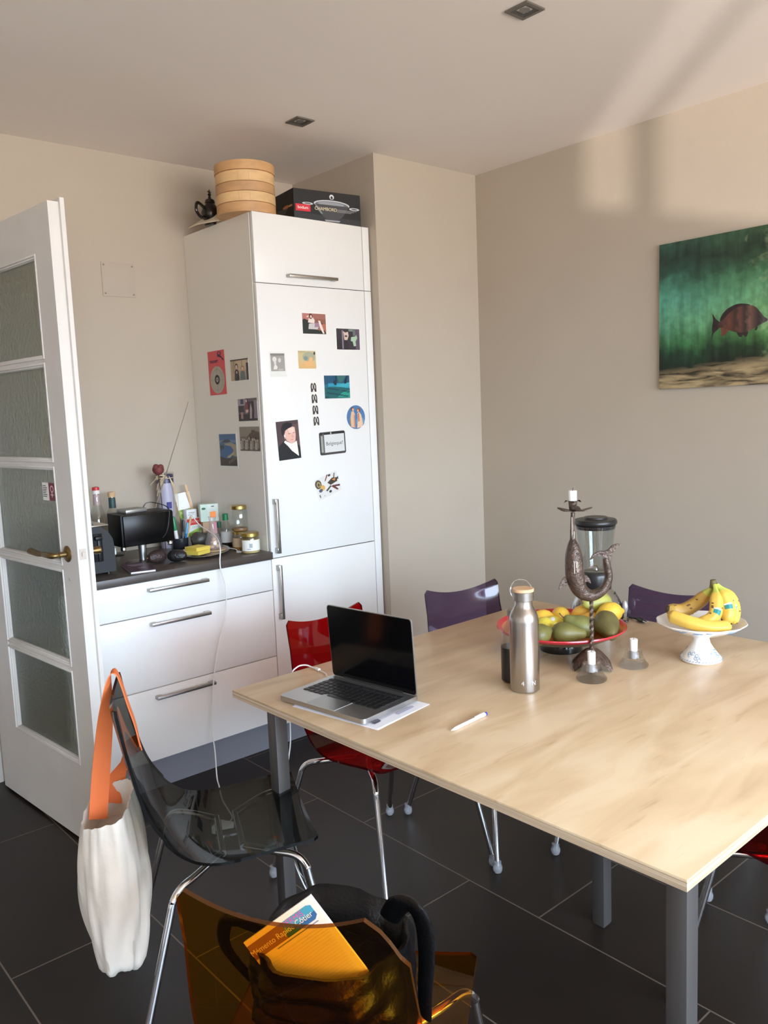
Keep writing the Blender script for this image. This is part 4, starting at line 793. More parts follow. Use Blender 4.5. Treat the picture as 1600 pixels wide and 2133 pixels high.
tpd = MB(); tpd.box((-.068, 0, .0157), (.076, .105, .0005), 1).box((-.068, 0, .0160), (.0745, .1035, .0005), 0); tpd.build('trackpad', [mat('trackpad', (150, 150, 148), .32, .9), mat('trackpad_line', (214, 214, 212), .4, .5)], lp)
lid = MB(); LH = .212; la = math.radians(93.5)
TX = Matrix.Translation((dp-.010, 0, .0155)) @ Matrix.Rotation(-(la), 4, 'Y')
lid.prism(rrect(LH/2, wd, .010), -.0045, 0, 0, TX @ Matrix.Translation((LH/2, 0, 0)))
lo = lid.build('lid', alu, lp, angle=50)
# which side of the lid faces the user: local -z after the turn
sg = MB(); sg.prism(rrect(LH/2-.0018, wd-.0018, .009), 0.0002, .0012, 0, TX @ Matrix.Translation((LH/2, 0, 0)))
sg.build('screen', mat('screen_glass', (5, 5, 6), .12, spec=.25), lo, angle=50)
MB().tube([(dp-.008, -.11, .0165), (dp-.008, .11, .0165)], .005, 10).build('hinge', blackp, lp)
cbl = MB().tube([(.085, .157, .009), (.083, .175, .009), (.08, .20, .012), (.085, .235, .014), (.115, .262, .012), (.16, .275, .008), (.20, .29, .006), (.216, .292, -.004)], .0022, 8, n=6)
# paper sheets
for i, (dx, rz, lab) in enumerate(((0, .162, 'printed white paper sheet under the laptop, lower one'), (.006, .135, 'printed white paper sheet directly under the laptop'))):
    o = card('paper_sheet', .21, .297, [((190, 192, 206), R4(.08, .92-.045*k, .9-.07*(k*5 % 4), .926-.045*k)) for k in range(19)]+[((70, 70, 90), R4(.1, .09, .22, .13)), ((176, 180, 200), R4(.5, .06, .8, .09))], t=.0006, base=(240, 241, 248))
    o.location = (-.648+dx, -1.384+.003*i, TZ+.0004+.0008*i); o.rotation_euler = (0, 0, rz); tag(o, lab, 'paper', 'paper sheets under the laptop')
lc = thing('laptop_cable', 'white laptop charger cable running off the table edge beside the laptop', 'cable')
M_ = Matrix.Translation((-.648, -1.3347, TZ+.002)) @ Matrix.Rotation(.1277, 4, 'Z')
pp = [M_ @ Vector((.090, .1595, .008)), Vector((-.570, -1.135, TZ+.006)), Vector((-.552, -1.105, TZ+.004)), Vector((-.546, -1.06, TZ+.004)), Vector((-.546, -1.03, TZ+.006))]
end = [Vector((-.556, -1.008, TZ+.010)), Vector((-.578, -.997, TZ+.006)), Vector((-.598, -.992, TZ-.02)), Vector((-.608, -.99, .60)), Vector((-.613, -.99, .50)), Vector((-.632, -.99, .40)), Vector((-.66, -1.02, .22)), Vector((-.655, -1.10, .08)), Vector((-.62, -1.17, .02)), Vector((-.60, -1.12, .004)), Vector((-.66, -1.05, .004)), Vector((-.76, -1.1, .004))]
MB().tube(pp+end, .0021, 8, n=6).build('cord', cw, lc)
MB().box(tuple(M_ @ Vector((.090, .163, .0085))), (.010, .012, .006), 0, .002, (0, 0, .1277)).tube([Vector((-.5465, -1.068, TZ+.0055)), Vector((-.546, -1.05, TZ+.006))], .005, 10).build('connector', cw, lc)
pn = thing('pen', 'white ballpoint pen with blue cap lying alone on the table', 'pen', (-.543, -1.680, TZ+.0049), math.atan2(.012, .13))
X = Matrix.Rotation(PI/2, 4, 'Y')
MB().lathe([(.0008, -.072), (.002, -.066), (.0043, -.055), (.0043, .045)], (0, 0, 0), 12, 0, X).build('barrel', mat('pen_white', (235, 236, 240), .3), pn)
MB().lathe([(.0046, .045), (.0046, .062), (.0046, .0621), (.0046, .069), (.002, .071)], (0, 0, 0), 12, [0, 0, 1, 1], X).box((.04, 0, .0052), (.036, .003, .0015)).build('cap', [mat('pen_white', (235, 236, 240), .3), mat('pen_cap_blue', (46, 62, 170), .3)], pn)
# steel bottle
sb = thing('steel_bottle', 'brushed steel drinking bottle with wooden lid on the table', 'bottle', onto(-.258, -1.622), VR)
MB().lathe([(.036, 0), (.0395, .003), (.0398, .006), (.0398, .194), (.0385, .206), (.034, .218), (.028, .227), (.0245, .236), (.024, .249), (.0235, .2495)], (0, 0, 0), 48).build('body', mat('bottle_steel', (172, 165, 158), .26, 1., bump=.03, bscale=200, stretch=(1, 1, .02)), sb)
MB().lathe([(.0245, .2495), (.0285, .251), (.0285, .273), (.027, .274)], (0, 0, 0), 40).build('cap_band', steel, sb)
MB().lathe([(.0285, .274), (.0288, .276), (.0286, .2815), (.0275, .2825), (.001, .2825)], (0, 0, 0), 40).build('wooden_lid', mat('bamboo_lid', (216, 172, 130), .5, noise=.08, nscale=20), sb)
MB().tube([(-.0285, -.004, .262), (-.034, -.004, .268), (-.033, 0, .288), (-.018, .004, .303), (.004, .006, .303), (.02, .005, .288), (.0295, .003, .264)], .0017, 8, n=7).build('loop_handle', chrome, sb)
lg = MB(); 
for tx_, xx in (('4', -.012), ('N', .019)):
    V, F = text2d(tx_, .017)
    lg.add([Vector((.0401*math.sin((v.x+xx)/.0401), -.0401*math.cos((v.x+xx)/.0401), v.y+.028)) for v in V], F)
lg.build('logo', mat('etch', (196, 194, 190), .5), sb, smooth=False, fixn=False)
# small plastic bottle behind it
ob = thing('juice_bottle', 'small clear plastic bottle with black label behind the steel bottle', 'bottle', onto(-.222, -1.552), 0)
MB().lathe([(.03, 0), (.034, .004), (.034, .12), (.030, .145), (.018, .168), (.014, .18), (.014, .19)], (0, 0, 0), 28).build('body', clear('pet', (.86, .84, .82), .06, 1.6), ob)
MB().lathe([(.0345, .006), (.0345, .10)], (0, 0, 0), 28).build('label', mat('label_black', (22, 22, 26), .35), ob)
MB().lathe([(.0155, .188), (.0155, .204), (.013, .206)], (0, 0, 0), 20).build('cap', mat('cap_grey', (130, 126, 122), .4), ob)
gl_ = MB()
for i in range(26):
    a = -2.6+.13*(i % 9); z = .03+.011*(i//3 % 7)
    gl_.lathe([(.0028, 0), (.002, .0004)], (.0346*math.cos(a), .0346*math.sin(a), z), 7, 0, Matrix.Rotation(a, 4, 'Z') @ Matrix.Rotation(PI/2, 4, 'Y'))
gl_.build('label_print', mat('label_dots', (96, 96, 104), .4), ob)
# fruit plate
FX, FY = .112, -1.466
pl = thing('fruit_plate', 'shallow footed plate with red rim holding lemons and pears', 'plate', onto(FX, FY))
MB().lathe([(.066, 0), (.067, .004), (.062, .03)], (0, 0, 0), 40).build('foot', blackg, pl)
MB().lathe([(.062, .03), (.10, .034), (.15, .048), (.19, .068), (.198, .074), (.2015, .077), (.2005, .081), (.197, .080), (.185, .0735), (.15, .056), (.10, .042), (.05, .038), (.001, .037)], (0, 0, 0), 64, [0, 0, 0, 1, 1, 1, 1, 1, 2, 2, 2, 2]).build('dish', [mat('dish_under', (84, 72, 50), .25), mat('dish_rim', (190, 36, 46), .22), mat('dish_inner', (196, 112, 70), .3, noise=.12, nscale=14)], pl)  # olive-gold underside has a reflection put into its colour
lemc = [mat('lemon_%d' % i, c, .42, bump=.25, bscale=180, noise=.05, nscale=30) for i, c in enumerate(((236, 190, 60), (226, 206, 70), (238, 184, 70)))]
def lemon(label, x, y, z, yaw, pitch, c, s=1., sticker=False):
    t = thing('lemon', label, 'lemon', (x, y, z), rot=(0, pitch, yaw), group='lemons on the fruit plate')
    MB().lathe([(.0005, -.043), (.006, -.041), (.012, -.035), (.022, -.026), (.029, -.012), (.0305, .003), (.027, .018), (.018, .029), (.009, .034), (.006, .039), (.0005, .041)], (0, 0, 0), 24, 0, Matrix.Rotation(PI/2, 4, 'Y') @ Matrix.Scale(s, 4)).build('fruit', lemc[c], t)
    if sticker:
        R = Matrix.Rotation(-yaw, 4, 'Z') @ Vector((-.35, -.45, .82)); n_ = R.normalized()
        MB().ball(n_*.0292, (.0085, .0085, .0022), 0, 14, 6, n_.to_track_quat('Z', 'Y').to_matrix().to_4x4()).build('sticker', label_w, t)
    return t
pearm = [mat('pear_%d' % i, c, .45, noise=.28, nscale=22, bump=.1, bscale=140) for i, c in enumerate(((104, 98, 46), (110, 110, 54), (94, 86, 46), (164, 164, 76)))]
def pear(label, x, y, z, yaw, pitch, c, s=1., stem=True):
    t = thing('pear', label, 'pear', (x, y, z), rot=(0, pitch, yaw), group='pears on the fruit plate')
    MB().lathe([(.0005, -.040), (.012, -.041), (.025, -.034), (.033, -.018), (.0345, 0), (.030, .018), (.023, .033), (.018, .047), (.014, .058), (.008, .064), (.0005, .065)], (0, 0, 0), 24, 0, Matrix.Rotation(PI/2, 4, 'Y') @ Matrix.Scale(s, 4)).build('fruit', pearm[c], t)
    if stem: MB().tube([(.063*s, 0, 0), (.073*s, .001, .003), (.084*s, .004, .008)], [.0018, .0016, .0022], 7).build('stem', mat('pear_stem', (74, 54, 38), .8), t)
lemon('lemon at the back left of the fruit plate, right of the one at the rim', .208, -1.393, .803, .6, .1, 0)
lemon('lemon in the middle of the back row on the fruit plate', .252, -1.447, .808, 1.9, .2, 2)
lemon('lemon at the right end of the fruit plate with its tip outward', .247, -1.558, .834, -.75, -.1, 0, 1.08)
lemon('lemon half hidden behind the twisted stem of the candlestick', .219, -1.501, .80, -1.2, .0, 2)
lemon('greenish yellow lemon with a white sticker in the middle of the fruit plate', .133, -1.418, .792, 2.2, .15, 1, sticker=True)
lemon('lemon at the rear left rim of the fruit plate by the steel bottle', .151, -1.363, .80, 2.6, .1, 0)
lemon('pale yellow lemon at the left of the fruit plate behind the steel bottle', .08, -1.425, .80, .9, .1, 1)
pear('green brown pear lying at the front of the fruit plate', .066, -1.516, .797, -.78, .06, 0, 1., False)
pear('green pear with its stem up in the centre of the fruit plate', .157, -1.516, .80, 2.3, -.45, 1)
pear('large brown green pear at the right front of the fruit plate', .183, -1.587, .812, -2.3, .28, 2, 1.15, False)
pear('bright green pear at the back of the plate beside the blender', .27, -1.498, .853, 2.9, -.1, 3)
pear('pear at the left of the plate mostly behind the steel bottle', -.035, -1.50, .812, .2, .0, 0, .95, False)
# loose candle holders and candles
wax = mat('wax', (244, 242, 238), .5)
def holder_glass():
    if 'thick_glass' in _M: return _M['thick_glass']
    m = bpy.data.materials.new('thick_glass'); m.use_nodes = True; nt = m.node_tree; nt.nodes.clear(); N = lambda t: nt.nodes.new(t); L = nt.links.new
    o = N('ShaderNodeOutputMaterial'); g = N('ShaderNodeBsdfGlass'); g.inputs['IOR'].default_value = 1.42; g.inputs['Roughness'].default_value = 0.; g.inputs['Color'].default_value = (.97, .985, 1, 1)
    t = N('ShaderNodeBsdfTransparent'); t.inputs[0].default_value = (.97, .98, .985, 1); mx = N('ShaderNodeMixShader'); mx.inputs[0].default_value = .42
    L(t.outputs[0], mx.inputs[1]); L(g.outputs[0], mx.inputs[2]); L(mx.outputs[0], o.inputs[0]); _M['thick_glass'] = m; return m
def holder(label, x, y, clabel, lean):
    t = thing('candle_holder', label, 'candle holder', onto(x, y), 0, 'pressed glass candle holders')
    MB().lathe([(.040, 0), (.0425, .003), (.0425, .007), (.037, .013), (.030, .026), (.0255, .036), (.0245, .047), (.0225, .048), (.013, .047), (.0122, .022), (.001, .021)], (0, 0, 0), 40).build('glass', holder_glass(), t)
    c = thing('candle', clabel, 'candle', (x, y, TZ+.0235), rot=lean, group='stub candles on the table')
    MB().lathe([(.0108, 0), (.0112, .056), (.0105, .0585), (.001, .0575)], (0, 0, 0), 20).build('wax', wax, c)
    MB().tube([(0, 0, .057), (.0005, 0, .062), (.002, 0, .064)], .0007, 6).build('wick', blackp, c)
holder('glass candle holder in front of the dolphin candlestick', -.072, -1.708, 'white stub candle in the glass holder before the dolphin', (.02, -.03, 0))
holder('glass candle holder between the dolphin and the cake stand', .111, -1.726, 'white stub candle in the glass holder nearer the bananas', (.02, -.02, 0))
# dolphin candlestick
iron = mat('wrought_iron', (80, 64, 54), .36, .45, noise=.4, nscale=45, bump=.45, bscale=110)
cs = thing('dolphin_candlestick', 'brown wrought iron candlestick shaped like a dolphin', 'candlestick', onto(.013, -1.65), VR); cs.scale = (.98, .98, 1.02)
lvs = MB()
for i in range(6):
    a = i*PI/3+.35; c, s = math.cos(a), math.sin(a); P = []
    for k in range(9):
        u = k/8; r = .012+.052*u; z = .05-.012*u-.034*u**1.6; w = .024*math.sin(PI*(.15+.8*u))**.8+.001
        P.append([Vector((r*c-w*v*s, r*s+w*v*c, z+.006*(1-abs(v)*1.6)+.003)) for v in (-1, -.5, 0, .5, 1)])
    lvs.grid(P); lvs.grid([[q-Vector((0, 0, .0025)) for q in r_] for r_ in P])
lvs.lathe([(.020, .044), (.016, .054), (.008, .06), (.006, .066)], (0, 0, 0), 16)
lvs.build('leaf_base', iron, cs)
twm = MB(); P = []
for k in range(50):
    z = .05+.17*k/49; P.append([Vector((.0062*math.cos(a+.30*k), .0062*math.sin(a+.30*k), z)) for a in (0, PI/2, PI, 1.5*PI)])
twm.grid(P, 0, cv=True).build('twisted_stem', iron, cs, angle=30)
dpth = [(-.0515, 0, .452), (-.053, 0, .41), (-.053, 0, .378), (-.0525, 0, .362), (-.051, 0, .342), (-.050, 0, .322), (-.047, 0, .27), (-.0315, 0, .229), (0, 0, .213), (.035, 0, .228), (.0515, 0, .262), (.047, 0, .30), (.043, 0, .318)]
do = MB().tube(dpth, [.0065, .007, .0085, .0165, .0235, .0275, .0295, .0235, .0175, .0140, .0125, .0115, .0085], 18, n=7, up=(1, 0, 0), sx=.95).build('dolphin', iron, cs, angle=70)
def fin(name, pts, t, X=None): return MB().prism(pts, -t, t, 0, (X or Matrix.Identity(4)) @ Matrix(((1, 0, 0, 0), (0, 0, -1, 0), (0, 1, 0, 0), (0, 0, 0, 1)))).build(name, iron, cs, angle=60)
fin('tail_fin', [(.046, .306), (.044, .32), (.03, .327), (.012, .327), (-.002, .316), (.006, .331), (.022, .339), (.042, .339), (.05, .342), (.062, .354), (.078, .359), (.088, .357), (.074, .348), (.062, .332), (.056, .312)], .005)
fin('side_fin', [(-.070, .275), (-.082, .266), (-.092, .25), (-.096, .234), (-.084, .243), (-.066, .246)], .0045)
fin('side_fin', [(-.028, .275), (-.014, .272), (-.005, .262), (-.001, .248), (-.012, .254), (-.024, .252)], .0045)
MB().ball((-.046, -.0225, .338), (.006, .002, .004), 0, 10, 6).build('eye', mat('eye_dark', (24, 20, 18), .5), cs)
wd_ = MB()
for dx, z0, z1 in ((-.004, .44, .235), (.003, .40, .30), (.008, .345, .225)):
    pth = []
    for k in range(14):
        z = z0+(z1-z0)*k/13; body = max(.0068, .0300*math.exp(-((z-.30)/.052)**2)); xc = -.0525+.006*max(0, (.29-z)/.06)+(.0)
        pth.append((xc+dx*.8, -math.sqrt(max(1e-6, body**2-(dx*.8)**2))-.0004, z))
    wd_.tube(pth, .0011, 6)
wd_.build('wax_drip', mat('wax_drip', (206, 196, 182), .5), cs)
tl = MB(); P = []
for k in range(3):
    f = (.15, .65, 1)[k]; P.append([Vector((-.048+.042*f*(1+.28*math.cos(5*a))*math.cos(a), .034*f*(1+.28*math.cos(5*a))*math.sin(a), .458+.004*f*math.cos(5*a)+.002*k)) for a in [j*2*PI/40 for j in range(40)]])
tl.grid(P, 0, cv=True); tl.add(P[0], [list(range(40))]); so_ = tl.build('drip_leaf', iron, cs); md = so_.modifiers.new('s', 'SOLIDIFY'); md.thickness = .002
cpm = MB(); cpm.lathe([(.008, .459), (.0105, .462), (.0132, .486), (.0125, .486), (.0105, .4665), (.001, .4665)], (-.0515, 0, 0), 20)
for i in range(4):
    a = i*PI/2+.0; c, s = math.cos(a), math.sin(a)
    cpm.add([(-.0515+c*.012-s*.006, s*.012+c*.006, .4855), (-.0515+c*.012+s*.006, s*.012-c*.006, .4855), (-.0515+c*.02+s*.004, s*.02-c*.004, .4875), (-.0515+c*.026, s*.026, .480), (-.0515+c*.02-s*.004, s*.02+c*.004, .4875)], [[0, 1, 2, 3, 4]])
cpm.build('candle_cup', iron, cs)
wv = Vector((math.cos(VR), math.sin(VR), 0))*-.0515
cd_ = thing('candle', 'white stub candle in the cup on the dolphin candlestick', 'candle', (.013+wv.x*.98, -1.65+wv.y*.98, TZ+.4775), 0, 'stub candles on the table')
MB().lathe([(.0100, 0), (.0118, .020), (.0118, .046), (.011, .0475), (.001, .0465)], (0, 0, 0), 20).build('wax', wax, cd_)
MB().tube([(0, 0, .046), (.001, 0, .053), (.003, 0, .055)], .0008, 6).build('wick', blackp, cd_)
# blender
bn = thing('kitchen_blender', 'kitchen blender with glass jug and steel base at the back of the table', 'blender', onto(.50, -1.33), VR)
MB().lathe([(.090, 0), (.094, .006), (.093, .03), (.085, .065), (.070, .092), (.055, .108), (.052, .112)], (0, 0, 0), 48, 0, None, 1, .9).build('base', mat('blender_steel', (176, 173, 168), .2, 1.), bn)
MB().lathe([(.052, .110), (.0535, .113), (.0535, .160), (.051, .168), (.047, .172)], (0, 0, 0), 40).build('collar', mat('collar_black', (26, 27, 29), .3), bn)
jg = MB(); P = []
for k, (r, z) in enumerate(((.001, .174), (.045, .1735), (.047, .176), (.052, .20), (.064, .30), (.069, .338))):
    P.append([Vector(((r*(1+.03*math.cos(8*a)*(k > 2)))*math.cos(a), r*(1+.03*math.cos(8*a)*(k > 2))*math.sin(a), z)) for a in [j*2*PI/64 for j in range(64)]])
Q = [[Vector((v.x*.955, v.y*.955, v.z+.003 if i < 2 else v.z)) for v in r_] for i, r_ in enumerate(P)]
jg.grid(P+Q[::-1], 0, cv=True); jg.build('jug', clear('jug_glass', (.86, .88, .88), .02, 1.5), bn, angle=60)
MB().lathe([(.072, .342), (.0745, .346), (.0745, .354), (.070, .360), (.05, .362), (.042, .362), (.040, .368), (.001, .3685)], (0, 0, 0), 40).lathe([(.066, .326), (.0685, .339)], (0, 0, 0), 40).build('lid', mat('lid_black', (24, 24, 25), .35), bn)
bld = MB()
for i in range(4): bld.box((.012*math.cos(i*PI/2), .012*math.sin(i*PI/2), .190), (.03, .006, .0015), 0, 0, (0, .35, i*PI/2))
bld.lathe([(.008, .1775), (.006, .19)], (0, 0, 0), 12).build('blades', chrome, bn)
cpn = MB(); P = []
for k in range(9):
    z = .004+.094*k/8; r = .0955-.0335*max(0, (z-.03)/.075)**1.4
    P.append([Vector((r*math.cos(a), .9*r*math.sin(a), z)) for a in [-.62+j*.62/8 for j in range(9)]])
cpn.grid(P).build('control_panel', blackp, bn)
MB().ball((.093, -.031, .045), (.012, .012, .024), 0, 16, 10).build('control_knob', mat('knob_silver', (206, 206, 206), .25, .6), bn)
R_ = Matrix.Rotation(-VR, 4, 'Z'); off = Vector((.50, -1.33, TZ))
def loc_b(x, y, z): return R_ @ (Vector((x, y, z))-off)
MB().tube([Vector((.06, -.06, .012)), Vector((.085, -.085, .006)), loc_b(.572, -1.415, TZ+.004), loc_b(.565, -1.435, TZ+.004), loc_b(.555, -1.452, TZ+.008)], .003, 8, n=6).build('cord', blackp, bn)
pg = MB(); a0, a1 = loc_b(.556, -1.450, TZ+.009), loc_b(.540, -1.498, TZ+.009)
pg.tube([a0, a0.lerp(a1, .3), a0.lerp(a1, .5), a1], [.004, .0055, .0085, .0078], 10)
dv = (a1-a0).normalized(); sd_ = Vector((-dv.y, dv.x, 0))
for s in (-1, 1): pg.tube([a1+sd_*.005*s, a1+sd_*.005*s+dv*.019], .002, 8, 1)
pg.build('plug', [blackp, chrome], bn)
# cake stand
china = mat('china_white', (238, 238, 236), .18, coat=.3); blue = mat('china_blue', (120, 150, 176), .25)
ck = thing('cake_stand', 'white china cake stand with blue pattern holding bananas', 'cake stand', onto(.291, -1.839), VR)
MB().lathe([(.056, 0), (.0595, .003), (.058, .010), (.050, .02), (.037, .036), (.027, .052), (.0235, .066), (.026, .0755)], (0, 0, 0), 48).build('foot', china, ck)
P = []
for r, z in ((.001, .0755), (.025, .0745), (.06, .083), (.10, .100), (.124, .1135), (.1265, .117), (.1245, .1185), (.10, .1045), (.06, .0885), (.02, .0815), (.001, .081)):
    P.append([Vector((r*(1+.012*math.cos(12*a)*(r > .1))*math.cos(a), r*(1+.012*math.cos(12*a)*(r > .1))*math.sin(a), z)) for a in [k*2*PI/96 for k in range(96)]])
MB().grid(P, 0, cv=True).build('plate', china, ck, angle=60)
pt = MB()
def footr(z):
    pr = [(.0595, .003), (.058, .010), (.050, .02), (.037, .036), (.027, .052)]
    for (r0, z0), (r1, z1) in zip(pr, pr[1:]):
        if z0 <= z <= z1: return r0+(r1-r0)*(z-z0)/(z1-z0)+.0004
    return .06
def ptube(pts, r=.0009): pt.tube(pts, r, 5)
for c0 in (-2.35, -.85, .6, 2.2):
    for i in range(7):
        a = c0+random.uniform(-.35, .35); z = random.uniform(.010, .034)
        ptube([Vector((footr(z+.004*math.sin(t))*math.cos(a+.09*math.cos(t)), footr(z+.004*math.sin(t))*math.sin(a+.09*math.cos(t)), z+.004*math.sin(t))) for t in [k*PI/5 for k in range(9)]])
for k in range(40):
    a = k*2*PI/40; ptube([Vector((footr(.006)*math.cos(a), footr(.006)*math.sin(a), .006)), Vector((footr(.009)*math.cos(a+.1), footr(.009)*math.sin(a+.1), .009))])
for c0 in (-2.5, -1.9, -1.0, -.5, .5, 1.6, 2.6):
    for i in range(6):
        a = c0+random.uniform(-.2, .2); u = random.uniform(.2, .9)
        f = lambda t, a=a, u=u: Vector(((.1035+.02*(u+.1*math.sin(t)))*math.cos(a+.06*math.cos(t)), (.1035+.02*(u+.1*math.sin(t)))*math.sin(a+.06*math.cos(t)), .1018+.0113*(u+.1*math.sin(t))-.0004))
        ptube([f(t) for t in [k*PI/4 for k in range(8)]], .0008)
pt.build('blue_pattern', blue, ck)
# bananas
def banm(key, c):
    return mat(key, c, .45, noise=.1, nscale=12, bump=.05, bscale=90)
ban = [banm('banana_ripe', (216, 174, 68)), banm('banana_dark', (184, 142, 60)), mat('banana_green', (176, 182, 70), .5), mat('banana_tip', (70, 54, 36), .8), mat('banana_spot', (104, 74, 36), .6)]
def banana(pts, rad, parent, mi, name='banana', spots=()):
    Cc = catmull(pts, 8); N = len(Cc); mb = MB(); prev = Vector((0, -1, 0)); rows_ = []
    for i, p in enumerate(Cc):
        u = i/(N-1); tg = (Cc[min(i+1, N-1)]-Cc[max(i-1, 0)]).normalized(); x = (prev-tg*prev.dot(tg)).normalized(); prev = x; y = tg.cross(x)
        nk = 0. if u < .10 else min(1., (u-.10)/.24); nk = nk*nk*(3-2*nk)
        r = rad*((.34+.66*nk) if u < .34 and name == 'banana' else min(1, .3+u*5) if u < .2 else (1 if u < .82 else max(.2, 1-((u-.82)/.18)**1.6*.8)))
        rows_.append([p+r*(1+.06*math.cos(5*a))*(math.cos(a)*x+math.sin(a)*y) for a in [k*2*PI/20 for k in range(20)]])
    cut = int(N*.22)
    mb.grid(rows_[:cut+1], 1, cv=True); mb.grid(rows_[cut:N-2], 0, cv=True); mb.grid(rows_[N-3:], 2, cv=True); mb.add(rows_[-1], [list(range(20))], 2); mb.add(rows_[0], [list(range(20))], 1)
    o = mb.build(name, [ban[mi], ban[2] if name == 'banana' else ban[mi], ban[3]], parent, angle=70)
    return o, rows_
bu = thing('banana_bunch', 'bunch of four spotted bananas standing on the cake stand', 'bananas', onto(.291, -1.839), VR)
MB().tube([(.036, .004, .214), (.037, .004, .226), (.036, .004, .239)], [.011, .010, .0085], 10).build('crown', mat('banana_crown', (96, 84, 48), .7), bu)
specs = [([(.037, .004, .224), (.024, .012, .200), (.000, .030, .166), (-.036, .040, .143), (-.066, .041, .142), (-.090, .038, .150)], .0205, 1),
         ([(.037, -.006, .226), (.034, -.022, .206), (.028, -.040, .178), (.018, -.054, .150), (-.004, -.056, .132), (-.036, -.046, .128)], .0185, 0),
         ([(.042, -.003, .225), (.052, -.018, .204), (.061, -.036, .174), (.061, -.048, .146), (.044, -.050, .124)], .0200, 0),
         ([(.046, .004, .225), (.066, .003, .206), (.086, -.004, .178), (.091, -.012, .150), (.084, -.020, .127), (.072, -.024, .116)], .0185, 0)]
for k, (pts, r, mi) in enumerate(specs):
    o, rw = banana(pts, r, bu, mi)
    if k:
        i0 = int(len(rw)*.56); sm_ = MB(); q = [[rw[i][j]+(rw[i][j]-sum(rw[i], Vector())/20)*.025 for j in ((18, 19, 0, 1, 2) if k != 3 else (19, 0, 1, 2, 3))] for i in range(i0-2, i0+3)]
        sm_.grid(q[1:], 0); sm_.grid(q[:2], 1); sm_.build('sticker', [mat('sticker_teal', (40, 130, 126), .4), mat('sticker_white', (236, 236, 232), .4)], o)
    cnt = 9 if k < 2 else 5
    for s_ in range(cnt):
        i = random.randint(int(len(rw)*.35), int(len(rw)*.85)); j = random.choice((16, 17, 1, 3, 4, 15)); c0 = sum(rw[i], Vector())/20; pz = rw[i][j]; n_ = (pz-c0).normalized()
        MB().ball(pz-n_*.0004, (.005, .0026, .001), 0, 8, 4, n_.to_track_quat('Z', 'Y').to_matrix().to_4x4()).build('brown_spot', ban[4], o)
lb_ = thing('banana', 'single loose banana lying at the front of the cake stand', 'banana', onto(.291, -1.839), VR)
banana([(-.104, -.020, .146), (-.088, -.036, .141), (-.055, -.060, .131), (-.009, -.076, .121), (.034, -.079, .119), (.056, -.074, .121)], .019, lb_, 0, 'fruit')
